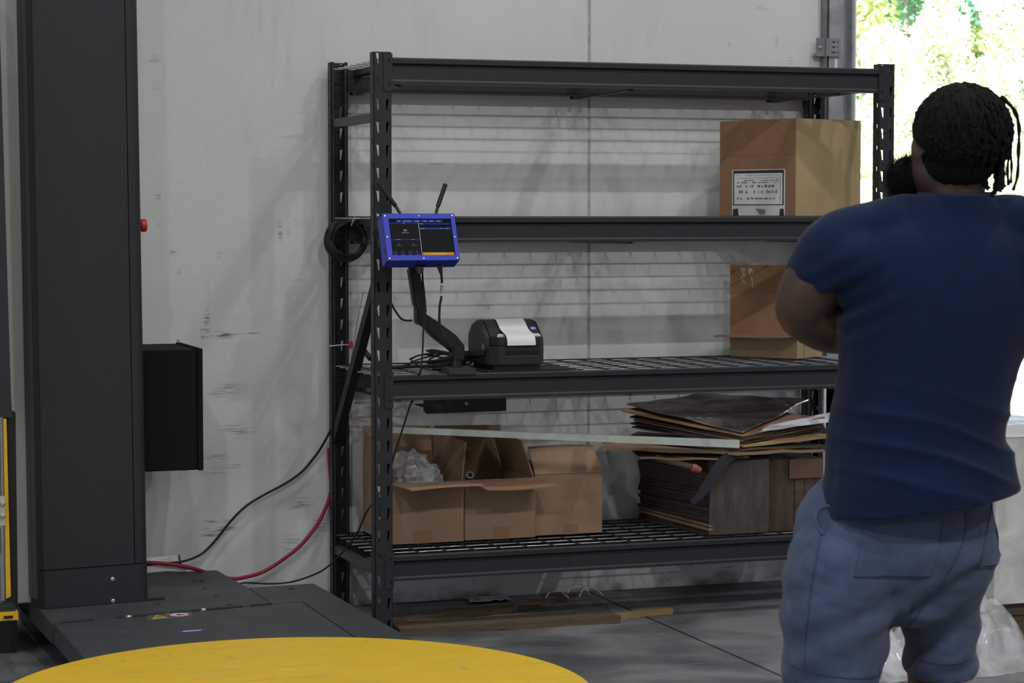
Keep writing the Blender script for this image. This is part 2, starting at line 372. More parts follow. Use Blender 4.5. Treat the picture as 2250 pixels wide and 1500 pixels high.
# galvanised track of the overhead door, fixed along the edge of the doorway
t = thing('door_track', 'galvanised vertical door track with slotted bracket at the edge of the bright doorway', 'door track', (2.04, WY, 0))
MB().box((1.990, WY-.003, 0), (2.012, WY, H-2.6)).box((1.990, WY-.045, 0), (1.993, WY, H-2.6)).build('wall_angle', M_zincd, t)
MB().prism([(2.012, WY-.028), (2.012, WY-.002), (2.106, WY-.002), (2.106, WY-.058), (2.096, WY-.058), (2.096, WY-.012), (2.074, WY-.012), (2.074, WY-.028)], 0, H-2.6, 'z').build('track_rail', M_zinc, t)
MB().box((2.106, WY-.06, 0), (2.113, WY+.1, H-2.6)).build('edge_seal', M_white, t)
oq = [(0, 0), (.105, 0), (.105, .07), (0, .07)]
hs = []
for k in range(3):
    z = .012+.02*k; hs.append([(.066, z), (.082, z), (.082, z+.007), (.066, z+.007)])
    hs.append([(.090, z), (.095, z), (.095, z+.007), (.090, z+.007)])
Mx = Matrix.Translation((1.952, WY-.036, 2.048)) @ Matrix.Rotation(PI/2, 4, 'X')
b_ = MB().add(*plate(oq, hs, .003), M=Mx); b_.box((1.952, WY-.036, 2.048), (1.990, WY, 2.051)); b_.build('slotted_bracket', M_zincd, t)
MB().lathe([(.006, 0), (.006, .006), (.004, .008)], 8, Matrix.Translation((1.968, WY-.037, 2.082)) @ Matrix.Rotation(PI/2, 4, 'X')).build('bolt', M_bolt, t)
MB().box((2.036, WY-.03, 1.955), (2.048, WY-.026, 2.04)).build('strap', M_white, t)

# ------------------------------------------------------------------ storage rack
RW, RD, RH, PIT = 1.964, .607, 1.98, .0768
rack = thing('storage_rack', 'tall black steel storage rack with four wire shelves standing against the white wall', 'shelf rack', (RW/2, RD/2, 0))
PW, PD, TH = .062, .045, .0025
def post_mesh():
    """open channel post, front at y=0, teardrop slots in the face and small slots in the flanges, x 0..PW"""
    m = MB(); holes = []; slots = []
    n = int((RH-.01)/PIT)
    for k in range(n+1):
        zc = RH-.022-PIT*k
        if zc < .03: break
        zt, zb = zc+.0185, zc-.0185
        if zt > RH-.003: zt = RH-.003
        holes.append([(.0085, zt), (.0185, zt-.002), (.0185, zb), (.0145, zb)])
        holes.append([(PW-.0185, zt-.002), (PW-.0085, zt), (PW-.0145, zb), (PW-.0185, zb)])
        if k: slots.append([(.012, zc+.020), (.020, zc+.020), (.020, zc+.034), (.012, zc+.034)])
    Mf = Matrix.Rotation(PI/2, 4, 'X')
    m.add(*plate([(0, 0), (PW, 0), (PW, RH), (0, RH)], holes, TH), M=Matrix.Translation((0, TH/2, 0)) @ Mf)
    v, f = plate([(0, 0), (PD, 0), (PD, RH), (0, RH)], slots, TH)
    Ms = Matrix(((0, 0, 1, 0), (1, 0, 0, 0), (0, 1, 0, 0), (0, 0, 0, 1)))
    m.add(v, f, Matrix.Translation((TH/2, 0, 0)) @ Ms); m.add(v, f, Matrix.Translation((PW-TH/2, 0, 0)) @ Ms)
    for x0, x1 in ((0, .012), (PW-.012, PW)):
        m.box((x0, PD-TH, 0), (x1, PD, RH))
    m.box((-.006, -.01, 0), (PW+.006, PD+.01, .004))
    return m
pm = post_mesh()
def mirrored(sx, sy, ox, oy):
    q = MB(); q.v = [(ox+sx*x, oy+sy*y, z) for x, y, z in pm.v]; q.f = [tuple(reversed(f)) if sx*sy < 0 else f for f in pm.f]; return q
for sx, sy, ox, oy in ((1, 1, 0, 0), (-1, 1, RW, 0), (1, -1, 0, RD), (-1, -1, RW, RD)):
    mirrored(sx, sy, ox, oy).build('upright_post', M_rack, rack)
TOPS = [1.962, 1.428, .893, .277]
BH = .088
prof = [(0, 0), (-.004, -.0), (-.006, -.004), (-.006, -.019), (.006, -.026), (.006, -.031), (-.002, -.033), (-.002, -.073), (-.0045, -.079), (-.0045, -.087), (-.006, -.088), (.03, -.088), (.03, -.018), (.014, -.018), (.014, 0)]
for zt in TOPS:
    for back in (0, 1):
        poly = [((RD-(y+.012)) if back else y+.004, zt+z) for y, z in prof]
        bmm = MB().prism(poly, PW, RW-PW, 'x').build('beam', M_rack, rack)
        for side in (0, 1):
            x0, x1 = (PW-.028, PW+.003) if not side else (RW-PW-.003, RW-PW+.028)
            rr = .008
            o = [(x0, zt-.105), (x0+rr if not side else x0, zt-.113), (x1, zt-.113), (x1, zt+.012), (x0, zt+.012)] if not side else \
                [(x0, zt-.113), (x1-rr, zt-.113), (x1, zt-.105), (x1, zt+.012), (x0, zt+.012)]
            cx = (x0+x1)/2+(.004 if not side else -.004)
            hl = [[(cx-.0025, z-.006), (cx+.0025, z-.006), (cx+.0025, z+.006), (cx-.0025, z+.006)] for z in (zt-.012, zt-.088)]
            yy = -.0022 if not back else RD+.0022
            MB().add(*plate(o, hl, .004), M=Matrix.Translation((0, yy, 0)) @ Matrix.Rotation(PI/2, 4, 'X')).build('beam_connector', M_rack, bmm)
def wire_deck(zt):
    m = MB(); c = MB(); y0, y1 = .022, RD-.025; n = 7; z = zt-.0066
    for i in range(n+1):                                   # long wires
        y = y0+(y1-y0)*i/n; m.tube([(PW*.2, y, z), (RW-PW*.2, y, z)], .0026, 10)
    x = .075
    while x < RW-.06:                                      # cross wires lie on top
        c.tube([(x, y0-.006, zt-.0018), (x, y1+.010, zt-.0018)], .0023, 7); x += .0985
    return m, c
for zt in TOPS:
    ma, mc = wire_deck(zt); wd = ma.build('wire_deck', M_wire, rack, smooth=True); mc.build('cross_wires', M_rack, wd, smooth=True)
    for x in (.10, .95, 1.76):                             # channel supports below the wires
        m = MB(); m.prism([(x-.016, zt-.030), (x-.016, zt-.010), (x+.016, zt-.010), (x+.016, zt-.030), (x+.013, zt-.030), (x+.013, zt-.010), (x-.013, zt-.010), (x-.013, zt-.030)], .034, RD-.040, 'y')
        m.box((x-.022, RD-.056, zt-.098), (x+.022, RD-.008, zt-.089)); m.box((x-.015, .034, zt-.089), (x+.015, .05, zt-.086))
        m.hexa([(x-.01, .05, zt-.095), (x+.01, .05, zt-.095), (x+.01, RD-.05, zt-.098), (x-.01, RD-.05, zt-.098), (x-.01, .05, zt-.089), (x+.01, .05, zt-.089), (x+.01, RD-.05, zt-.092), (x-.01, RD-.05, zt-.092)])
        m.build('deck_support', M_rack, wd)
def strut(x, ya, za, yb, zb, wd=.022, tk=.02):
    d = Vector((0, yb-ya, zb-za)).normalized(); n = Vector((0, -d.z, d.y))*wd/2
    a = Vector((x, ya, za)); b = Vector((x, yb, zb)); e = Vector((tk/2, 0, 0))
    P = [a-n-e, a-n+e, b-n+e, b-n-e, a+n-e, a+n+e, b+n+e, b+n-e]
    return MB().hexa(P)
M_brace = mat('grey_brace_steel', (.055, .056, .058), .5, 0, .15, 30)
for x in (.018, RW-.018):
    strut(x, .03, 1.762 if x < 1 else 1.90, RD-.03, 1.762 if x < 1 else 1.90, .030, .022).build('brace', M_brace, rack)
    strut(x, .03, 1.20 if x < 1 else .27, RD-.03, .62, .040, .03).build('brace', M_blackm, rack)
    strut(x, .03, .222, RD-.03, .222, .028, .026).build('brace', M_brace, rack)

# ------------------------------------------------------------------ stretch wrapping machine on the left
PZ = .17
mach = thing('pallet_stretch_wrapper', 'charcoal pallet wrapping machine with tall mast and yellow turntable beside the wall', 'wrapping machine', (-.7, -.6, 0))
A = [(-1.128, -.30), (-.404, -.186), (-.405, .156), (-.428, .56), (-1.15, .60)]
def platepoly(m, poly, z0, z1): return m.prism(poly, z0, z1, 'z')
platepoly(MB(), A, PZ-.066, PZ).build('base_plate', M_plat, mach, bevel=.002)
B = [(-1.10, -2.35), (-.30, -2.35), (-.30, -.176), (-.404, -.192), (-1.122, -.306)]
pb = platepoly(MB(), B, PZ-.066, PZ-.001).build('front_plate', M_plat, mach, bevel=.002)
Cc = [(-.298, -2.2), (-.146, -2.2), (-.146, -.9), (-.172, .165), (-.404, .156), (-.404, -.186), (-.298, -.17)]
platepoly(MB(), Cc, PZ-.066, PZ-.0005).build('side_plate', mat('side_plate_steel', (.05, .052, .055), .5, 0, .15, 9), mach, bevel=.002)
platepoly(MB(), [(-1.03, -2.2), (-.24, -2.2), (-.24, .10), (-.5, .5), (-1.05, .5)], 0, PZ-.06).build('plinth', M_blackm, mach)
# hinge strips and bolts along the joint of the plates
hl, hr = Vector((-1.118, -.308, PZ)), Vector((-.404, -.188, PZ))
for a, b in ((.02, .17), (.27, .30), (.33, .50), (.52, .66), (.69, .86), (.90, 1.0)):
    p, q = hl.lerp(hr, a), hl.lerp(hr, b)
    MB().tube([p+Vector((0, -.004, .001)), q+Vector((0, -.004, .001))], .004, 8).build('hinge', M_blackm, mach)
for (px, py) in ((283, 1355), (447, 1340)):
    p = spot(px, py, z=PZ); MB().lathe([(.011, 0), (.011, .002), (.007, .006), (.002, .007)], 10, Matrix.Translation(p)).build('bolt', M_bolt, mach)
for (px, py) in ((400, 1258), (426, 1276), (443, 1276), (450, 1293), (476, 1310), (347, 1327), (640, 1293), (504, 1328)):
    p = spot(px, py, z=PZ); MB().lathe([(.010, 0), (.010, .0012), (.006, .0012)], 8, Matrix.Translation(p)).build('plate_screw', M_blackm, mach)
# mast
e1 = Vector((math.cos(R(9)), math.sin(R(9)), 0)); e2 = Vector((-e1.y, e1.x, 0)); m0 = Vector((-1.128, -.055, 0))
LEAN = -.0085
def mastM(): return Matrix(((e1.x, e2.x, LEAN, m0.x-LEAN*PZ), (e1.y, e2.y, 0, m0.y), (0, 0, 1, 0), (0, 0, 0, 1)))
MM = mastM(); MWd = .365
def arc(cx, cy, r, a0, a1, n=6): return [(cx+r*math.cos(R(a0+(a1-a0)*i/n)), cy+r*math.sin(R(a0+(a1-a0)*i/n))) for i in range(n+1)]
ZT = 3.0; zsm = .295
cov = [(.0, .02), (.012, 0)] + [(.315, 0), (.315, .11), (0, .11)]
MB().prism(cov, zsm+.002, ZT, 'z', MM).build('mast_cover', M_mast, mach, smooth=True)
rightp = [(.318, 0)] + arc(MWd-.03, .03, .03, -90, 0) + [(MWd, .26), (.318, .26)]
MB().prism(rightp, zsm+.002, ZT, 'z', MM).build('mast_side_cover', M_mast, mach, smooth=True)
MB().prism([(0, .022), (.014, -.002)] + [(MWd-.028, -.002)] + arc(MWd-.028, .026, .028, -90, 0) + [(MWd, .26), (.03, .26), (.03, .11), (0, .11)], PZ, zsm-.001, 'z', MM).build('mast_base_cover', M_mast, mach, smooth=True)
MB().prism([(-.004, .03), (.008, .03), (.008, .125), (-.004, .125)], PZ+.03, ZT, 'z', MM).prism([(-.006, .075), (-.003, .075), (-.003, .10), (-.006, .10)], PZ+.03, ZT, 'z', MM).build('mast_edge_rail', mat('dark_rail_steel', (.06, .062, .066), .5), mach)
MB().prism([(.016, -.004), (MWd-.03, -.004), (MWd+.05, -.004), (MWd+.05, .01), (.016, .01)], PZ, PZ+.006, 'z', MM).build('mast_foot', M_blackm, mach)
for (px, py) in ((247, 1272), (248, 1320)):
    p = spot(px, py, y=-.017); MB().lathe([(.008, 0), (.0075, .003), (.004, .006)], 10, Matrix.Translation(p) @ Matrix.Rotation(PI/2, 4, 'X')).build('bolt', M_bolt, mach)
pal = [(-.079, .118), (.30, .118), (.30, .24), (-.079, .24)]
MB().prism(pal, PZ+.005, ZT, 'z', MM).build('mast_column', M_pale, mach, bevel=.004)
# control cabinet and stop button on its right
cb = MB().box((-.80, .10, .584), (-.586, .48, .986)).build('control_box', M_cab, mach, bevel=.003)
MB().box((-.584, .098, .582), (-.566, .484, .990)).build('control_box_door', M_cab, cb, bevel=.002)
MB().lathe([(.012, -.012), (.012, 0)], 12, Matrix.Translation((-.61, .2, .585))).build('cable_gland', M_zincd, cb)
eb = spot(300, 495, y=.10)
MB().lathe([(.012, -.02), (.012, .012), (.020, .014), (.022, .022), (.020, .032), (.006, .036)], 18, Matrix.Translation(eb) @ Matrix.Rotation(PI/2, 4, 'Y')).build('emergency_stop_button', M_red, mach, smooth=True)
# film carriage at the far left edge
cy = -.22
q = [spot(-90, 915, y=cy), spot(27, 917, y=cy), spot(24, 862, y=cy), spot(-4, -60, y=cy), spot(-110, -60, y=cy)]
MB().prism([(p.x, p.z) for p in q], cy, cy+.12, 'y').build('carriage_cover', M_mast, mach)
fr = [spot(8, 920, y=cy), spot(14, 920, y=cy), spot(24, 1310, y=cy), spot(14, 1315, y=cy)]
cf = MB().prism([(p.x, p.z) for p in fr], cy, cy+.02, 'y').build('carriage_upright', M_yelb, mach)
a = spot(-60, 1390, y=cy-.05); b = spot(39, 1342, y=cy-.05)
MB().box((a.x, cy-.06, b.z-.026), (b.x, cy+.06, b.z)).build('carriage_foot', M_yelb, cf)
p = spot(18, 1355, y=cy-.062); MB().box((p.x-.014, p.y-.004, p.z-.004), (p.x+.014, p.y, p.z+.004), ).build('slot_pin', M_blackm, cf)
a = spot(-60, 1345, y=cy-.04); b = spot(34, 1330, y=cy-.04); MB().box((a.x, cy-.05, b.z-.018), (b.x, cy+.06, b.z)).build('carriage_shelf', M_mast, cf)
for (px, py) in ((6, 1106), (6, 1133)):
    p = spot(px, py, y=cy-.01); MB().lathe([(.008, 0), (.008, .004), (.004, .008)], 8, Matrix.Translation(p) @ Matrix.Rotation(PI/2, 4, 'X')).build('bolt', M_bolt, cf)
a = spot(-30, 1155, y=cy+.0); b = spot(10, 1090, y=cy); MB().box((a.x, cy-.008, a.z), (b.x, cy+.03, b.z)).build('roller_bracket', mat('pale_bracket_steel', (.45, .46, .36), .5), cf)
for za, zb in ((915, 1090), (1160, 1215), (1240, 1325)):
    a = spot(-8, zb, y=cy+.03); b = spot(0, za, y=cy+.03); MB().tube([(a.x, cy+.03, a.z), (a.x-.002, cy+.03, b.z)], .016, 12).build('film_roller', M_zinc, cf, smooth=True)
a = spot(26, 920, y=cy+.05); b = spot(36, 1330, y=cy+.05); MB().box((a.x-.02, cy+.05, b.z), (b.x+.005, cy+.13, a.z+.02)).build('carriage_back', M_blackm, mach)
MB().box((-1.75, .14, 0), (-1.18, .50, .165)).build('carriage_shade_block', M_blackm, mach)  # black block added for the dark, shaded floor below the carriage
# turntable
tc = Vector((-.667, -1.594, 0)); TR = .788
tt = MB().lathe([(TR-.004, .150), (TR, .153), (TR, .177), (TR-.003, .180), (.1, .180)], 120, Matrix.Translation(tc)).build('turntable', M_yel, mach)
MB().lathe([(.5, PZ-.01), (.5, .152)], 48, Matrix.Translation(tc)).build('turntable_drum', M_blackm, mach)
# stickers on the front plate
def flat(m, pts, z0, t=.0006): return m.prism([(p.x, p.y) for p in pts], z0, z0+t, 'z')
sz = PZ
st = flat(MB(), [spot(*p, z=sz) for p in ((322, 1362), (326, 1349), (418, 1340), (424, 1353))], sz-.001, .0012).build('clear_sticker', mat('sticker_grey', (.10, .10, .105), .4), mach)
flat(MB(), [spot(*p, z=sz) for p in ((334, 1360), (343, 1351), (369, 1356.5))], sz, .001).build('warning_triangle', mat('sticker_yellow', (.62, .42, .02), .5), st)
m = MB()
for c in ((344, 1356), (349, 1355), (355, 1355.5)): flat(m, [spot(c[0]+a, c[1]+b, z=sz) for a, b in ((-2, 1), (-1, -1), (2, -1), (2, 1))], sz+.0008, .0006)
m.build('hand_pictogram', M_ink, st)
cc = spot(394, 1350.5, z=sz)
for rx, ry, z, mm, nm in ((.034, .032, 0, mat('sticker_red', (.40, .03, .04), .5), 'ban_ring'), (.030, .028, .0008, mat('sticker_white', (.62, .58, .56), .5), 'ban_disc')):
    MB().prism([(cc.x+rx*math.cos(a*PI/16), cc.y+ry*math.sin(a*PI/16)) for a in range(32)], sz+z, sz+z+.0008, 'z').build(nm, mm, st)
flat(MB(), [spot(*p, z=sz) for p in ((386, 1352), (391, 1349.5), (395, 1350.5), (407, 1349.5), (396, 1352.5), (391, 1352))], sz+.0014, .0005).build('foot_pictogram', M_ink, st)
bs = flat(MB(), [spot(*p, z=sz) for p in ((387, 1388), (393, 1384.5), (452, 1380.5), (455, 1383), (396, 1390))], sz-.0012, .0014).build('blue_sticker', mat('sticker_blue', (.03, .06, .30), .5), mach)
flat(MB(), [spot(*p, z=sz) for p in ((400, 1387.5), (412, 1385.2), (444, 1383.6), (440, 1385.4), (412, 1387), (402, 1388.4))], sz+.0002, .0008).build('white_arrow', mat('sticker_white', (.62, .58, .56), .5), bs)

# ------------------------------------------------------------------ things on the rack
Z1, Z2, Z3, Z4 = [z+.0008 for z in TOPS]
def quadpanel(m, P, t):
    P = [Vector(p) for p in P]; n = (P[1]-P[0]).cross(P[3]-P[0]).normalized()*t
    return m.hexa([P[0], P[1], P[2], P[3], P[0]+n, P[1]+n, P[2]+n, P[3]+n])
CT = .005
def open_box(root, x0, x1, y0, y1, z0, z1, mats, xt=0):
    """four walls and a bottom"""
    m = MB(); m.box((x0, y0, z0), (x1, y0+CT, z1)); m.box((x0, y1-CT, z0), (x1, y1, z1))
    m.box((x0, y0+CT, z0), (x0+CT, y1-CT, z1)); m.box((x1-CT, y0+CT, z0), (x1, y1-CT, z1)); m.box((x0, y0, z0), (x1, y1, z0+CT))
    return m.build('body', mats, root)
def flap(root, P, mm, name='flap', bend=0.0, t=.0045, n=6):
    P = [Vector(p) for p in P]; nn = (P[1]-P[0]).cross(P[3]-P[0]).normalized()
    def fn(u, v):
        p = P[0].lerp(P[1], u).lerp(P[3].lerp(P[2], u), v)
        return p + nn*(bend*math.sin(PI*u)*v)
    return MB().slab(fn, n, 4, nn*t).build(name, mm, root)
ZB = .493
# left box, open, with crumpled clear film inside
b1 = thing('cardboard_box', 'open brown cardboard box full of crumpled clear film, leftmost on the bottom shelf', 'box', (.25, .39, Z4), group='open boxes on the bottom shelf')
open_box(b1, .117, .385, .212, .578, Z4, ZB, M_card)
flap(b1, [(.117, .578, ZB), (.385, .578, ZB), (.380, .600, ZB+.165), (.122, .600, ZB+.172)], M_card)
flap(b1, [(.117, .578, ZB), (.122, .575, ZB+.165), (.112, .24, ZB+.10), (.117, .212, ZB)], M_card)
flap(b1, [(.381, .225, ZB), (.381, .576, ZB), (.386, .572, ZB+.160), (.400, .24, ZB+.137)], M_cardi)
flap(b1, [(.385, .212, ZB), (.117, .212, ZB), (.150, .075, ZB-.008), (.420, .090, ZB-.002)], M_card, bend=.004)
lb = MB().box((.1155, .30, ZB-.14), (.117, .40, ZB-.02)).build('shipping_label', M_paper, b1)
MB().box((.114, .315, ZB-.13), (.1156, .385, ZB-.10)).build('printed_bar', M_ink, lb)
MB().box((.20, .210, Z4+.004), (.262, .212, Z4+.05)).build('tape_end', M_tape, b1)
def crumple(name, c, r, seed, m, label, cat, n=26, amp=.35, group=None, sub=14):
    mb = MB(); vs = []
    def fn(u, v):
        th = PI*v; a = 2*PI*u
        d = Vector((math.sin(th)*math.cos(a), math.sin(th)*math.sin(a), -math.cos(th)))
        k = 1 + amp*noise.noise(d*2.3+Vector((seed, 0, 0))) + amp*.8*abs(noise.noise(d*4+Vector((0, seed, 0)))) - amp*.3
        return Vector((c[0]+d.x*r[0]*k, c[1]+d.y*r[1]*k, max(c[2]-r[2]*.9, c[2]+d.z*r[2]*k)))
    mb.grid(fn, n*2, n); o = mb.build(name, m, None, at=(c[0], c[1], c[2]-r[2]*.9))
    for p in o.data.polygons: p.use_smooth = True; return tag(o, label, cat, group)
crumple('clear_film_bundle', (.25, .40, .465), (.105, .14, .115), 3, M_film, 'crumpled bundle of shiny clear film stuffed in the leftmost open cardboard box', 'plastic film', 40, .30)
# middle box with a steel pipe inside
b2 = thing('cardboard_box', 'open brown box with dark flaps and a pipe end, middle one on bottom shelf', 'box', (.52, .40, Z4), group='open boxes on the bottom shelf')
open_box(b2, .392, .657, .224, .585, Z4, ZB, M_card)
flap(b2, [(.392, .585, ZB), (.657, .585, ZB), (.652, .598, ZB+.16), (.397, .598, ZB+.165)], M_cardi)
flap(b2, [(.653, .235, ZB), (.653, .575, ZB), (.612, .565, ZB+.142), (.614, .25, ZB+.134)], M_cardi)
flap(b2, [(.657, .224, ZB), (.392, .224, ZB), (.43, .085, ZB-.018), (.692, .085, ZB-.012)], M_cardr, bend=-.006)
MB().box((.50, .222, Z4+.004), (.56, .224, Z4+.05)).build('tape_end', M_tape, b2)
pp = spot(1033, 1043, y=.30)
MB2 = MB(); d = Vector((.06, .22, -.16))
outer = [pp, pp+d]
po = MB().tube(outer, .0135, 16, cap=False).build('outer_wall', M_zinc, None, smooth=True, at=pp)
bpy.data.objects.remove(po)
pr_ = thing('steel_pipe', 'short steel pipe with open end sticking up in the middle open box', 'pipe', pp)
mm_ = MB(); n_ = 18
dn = d.normalized(); ref = dn.orthogonal().normalized(); bb = dn.cross(ref)
vs = []
for rr, tt_ in ((.0135, 1), (.0135, 0), (.0100, 0), (.0100, 1)):
    for k in range(n_):
        a = 2*PI*k/n_; vs.append(pp + d*tt_ + (ref*math.cos(a)+bb*math.sin(a))*rr)
fs = [(i*n_+k, i*n_+(k+1) % n_, (i+1)*n_+(k+1) % n_, (i+1)*n_+k) for i in range(3) for k in range(n_)]
mm_.add(vs, fs).build('pipe_wall', M_zinc, pr_, smooth=True)
MB().tube([pp+d*.12, pp+d*.125], .0102, 18).build('bore', M_blackm, pr_)
# right box with front flap up
b3 = thing('cardboard_box', 'brown cardboard box with raised front flap, rightmost of three on the bottom shelf', 'box', (.80, .42, Z4), group='open boxes on the bottom shelf')
open_box(b3, .667, .926, .254, .59, Z4, ZB+.008, M_card)
flap(b3, [(.667, .254, ZB+.008), (.926, .254, ZB+.008), (.914, .32, ZB+.100), (.664, .32, ZB+.102)], M_card, bend=.010)
flap(b3, [(.926, .26, ZB+.008), (.926, .585, ZB+.008), (.905, .58, ZB+.05), (.895, .30, ZB+.05)], M_cardi)
flap(b3, [(.668, .585, ZB+.008), (.668, .26, ZB+.008), (.69, .30, ZB+.05), (.69, .57, ZB+.05)], M_cardi)
MB().box((.78, .252, Z4+.004), (.83, .254, Z4+.04)).build('tape_end', M_tape, b3)

# tall box on the second shelf, turned so that a corner points forward
PH = R(21)
ub = thing('cardboard_box', 'large tall cardboard box with black framed document label on the second shelf', 'box', (1.618, .10, Z2), PH)
bw, bd, bh = .355, .385, .355
m = MB(); m.box((0, 0, 0), (CT, bd, bh)); m.box((CT, 0, 0), (bw-CT, CT, bh)); m.box((bw-CT, 0, 0), (bw, bd, bh)); m.box((CT, bd-CT, 0), (bw-CT, bd, bh)); m.box((0, 0, 0), (bw, bd, CT))
m.box((CT, CT, bh-.02), (bw-CT, bd-CT, bh-.015))
m.build('body', M_card, ub, local=True)
MB().box((.001, -.0012, .001), (bw-.001, 0, bh-.001)).build('front_panel', M_cardl, ub, local=True)  # doorway light on this face is put into the paler colour
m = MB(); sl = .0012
m.box((-sl, .001, .001), (0, bd-.001, .222)); m.box((-sl, .001, .225), (0, bd-.001, bh-.001)); m.build('side_panel', M_cardr, ub, local=True)  # darker tone paints the shade on the side away from the doorway
y0, y1, z0, z1 = .050, .318, .002, .172
dl = MB().box((-.0022, y0, z0), (-.0012, y1, z1)).build('document_label', M_white, ub, local=True)
MB().box((-.0027, y0+.006, .040), (-.0022, y1-.006, z1-.003)).build('black_frame', M_ink, dl, local=True)
MB().box((-.0032, y0+.012, .0435), (-.0027, y1-.012, z1-.014)).build('white_sheet', M_paper, dl, local=True)
m = MB(); rnd = random.Random(4)
for zz, hgt, wmin, wmax in ((.150, .002, .01, .05), (.140, .0016, .05, .13), (.130, .004, .01, .03), (.122, .004, .01, .035), (.106, .010, .004, .014), (.084, .013, .003, .009), (.062, .007, .004, .02)):
    y = y1-.026
    while y > y0+.036:
        ww = rnd.uniform(wmin, wmax); hh = hgt*rnd.uniform(.6, 1)
        if rnd.random() < .82: m.box((-.0036, max(y-ww, y0+.03), zz), (-.0032, y, zz+hh))
        y -= ww + rnd.uniform(.003, .008)
m.box((-.0036, y0+.021, .05), (-.0032, y0+.0235, .150))
m.build('printed_lines', mat('faded_print_ink', (.16, .17, .20), .7), dl, local=True)
for ya, yb, mm in ((y1-.034, y1-.004, M_ink), (y0+.003, y0+.026, M_ink), (y0+.10, y0+.14, mat('grey_print', (.2, .2, .2), .7))):
    MB().prism([(ya, .002), (yb, .002), (yb-.002, .026), (ya+.004, .028)] if mm != MATS['grey_print'] else [(ya, .006), (yb-.016, .005), (yb+.008, .028), (ya-.004, .024)], -.0028, -.0022, 'x').build('dark_patch', mm, dl, local=True)

# box with raised panel on the third shelf
P3 = R(35)
ob = thing('cardboard_box', 'opened cardboard box with tall raised panel and folded flap on the third shelf', 'box', (1.728, .30, Z3), P3)
lw, ld, lh = .20, .290, .084
m = MB(); m.box((0, 0, 0), (CT, ld, lh)); m.box((CT, 0, 0), (lw, CT, lh)); m.box((lw-CT, CT, 0), (lw, ld, lh)); m.box((CT, ld-CT, 0), (lw-CT, ld, lh)); m.box((CT, CT, 0), (lw-CT, ld-CT, CT))
m.build('body', M_card, ob, local=True)
MB().box((.001, -.0012, .001), (.05, 0, lh)).box((.055, -.0012, .001), (lw-.002, 0, lh)).build('front_panel', M_cardl, ob, local=True)  # paler panels paint the doorway light on this face too
pnl = MB().box((0, .01, lh), (CT, ld, .350)).build('raised_panel', M_cardr, ob, local=True)
MB().box((-.0014, .01, .242), (0, ld, .350)).build('upper_panel_layer', mat('deeper_brown_cardboard', (.25, .14, .065), .85, 0, .06, 4), pnl, local=True)  # upper part of the panel in a deeper brown
m = MB(); rnd = random.Random(11)
for cx in (.20, .232):
    for k in range(7):
        y = cx + rnd.uniform(-.012, .008); z = .268 + .062*rnd.random(); hw = rnd.uniform(.002, .006); hh = rnd.uniform(.006, .016)
        m.prism([(y-hw, z-hh), (y-hw*.2, z-hh), (y+hw, z+hh), (y+hw*.3, z+hh)], -.0024, -.0014, 'x')
    m.prism([(cx-.008, .326), (cx+.006, .324), (cx+.004, .337), (cx-.006, .338)], -.0024, -.0014, 'x')
m.build('torn_label_scraps', mat('torn_grey_paper', (.42, .40, .38), .8), pnl, local=True)
m = MB()
m.slab(lambda u, v: Vector((-.085*v-.006*math.sin(PI*u), -.01+(ld+.03)*u, lh-.004+.018*math.sin(PI*v*.5)*(1-u*.4)-.01*v)), 8, 5, .005)
m.build('folded_flap', M_cardi, ob, local=True)

# ------------------------------------------------------------------ label printer on a dark mat
mt = tag(MB().prism([(.405, .012), (.735, .012), (.735, .26), (.405, .26)], Z3, Z3+.004, 'z').build('rubber_mat', M_blackm, None, at=(.56, .15, Z3)), 'thin black mat lying under the label printer on the wire shelf', 'mat')
zp = Z3+.0042
px0, px1, py0, py1 = .424, .632, .035, .265
M_prn = mat('charcoal_printer_plastic', (.022, .022, .024), .42, 0, .1, 40, .05, 400)
M_prn2 = mat('grey_printer_side', (.035, .036, .038), .5, 0, .1, 40, .05, 400)
lp = thing('label_printer', 'black desktop label printer with white paper draped over its lid', 'label printer', ((px0+px1)/2, (py0+py1)/2, zp))
def yz(poly, x0, x1, name, m, par, bev=.0, smooth=False): return MB().prism(poly, x0, x1, 'x').build(name, m, par, bevel=bev, smooth=smooth)
MB().prism([(px0+.02, py0+.012), (px1-.02, py0+.012), (px1-.012, py1-.01), (px0+.012, py1-.01)], zp, zp+.022, 'z').build('foot_base', M_blackm, lp)
# lower housing with chamfered front corners
ch = [(px0, py0+.03), (px0+.026, py0), (px1-.026, py0), (px1, py0+.03), (px1, py1), (px0, py1)]
MB().prism(ch, zp+.016, zp+.082, 'z').build('lower_housing', M_prn, lp, bevel=.004)
# upper front hood
MB().prism([(px0+.010, py0+.03), (px0+.03, py0+.001), (px1-.026, py0+.001), (px1-.002, py0+.03), (px1-.002, py0+.07), (px0+.010, py0+.07)], zp+.0835, zp+.112, 'z').build('front_hood', M_prn, lp, bevel=.003)
yz([(py0+.045, zp+.083), (py0+.045, zp+.112), (py0+.10, zp+.155), (py0+.135, zp+.168), (py1-.045, zp+.168), (py1-.012, zp+.145), (py1, zp+.083)], px0+.012, px1-.004, 'lid', M_prn, lp, .005)
# round side cheeks
for xa, xb in ((px0-.004, px0+.012), (px1-.006, px1+.001)):
    yz([(py0+.035, zp+.070), (py0+.035, zp+.105), (py0+.11, zp+.160), (py0+.15, zp+.166), (py1-.03, zp+.150), (py1+.004, zp+.115), (py1+.006, zp+.05), (py1-.012, zp+.030), (py0+.06, zp+.045)], xa, xb, 'side_cheek', M_prn2 if xa < px0 else M_prn, lp, .004)
MB().prism([(py0+.055, zp+.070), (py0+.07, zp+.066), (py0+.075, zp+.082), (py0+.062, zp+.09)], px0-.006, px0-.004, 'x').build('release_latch', M_zincd, lp)
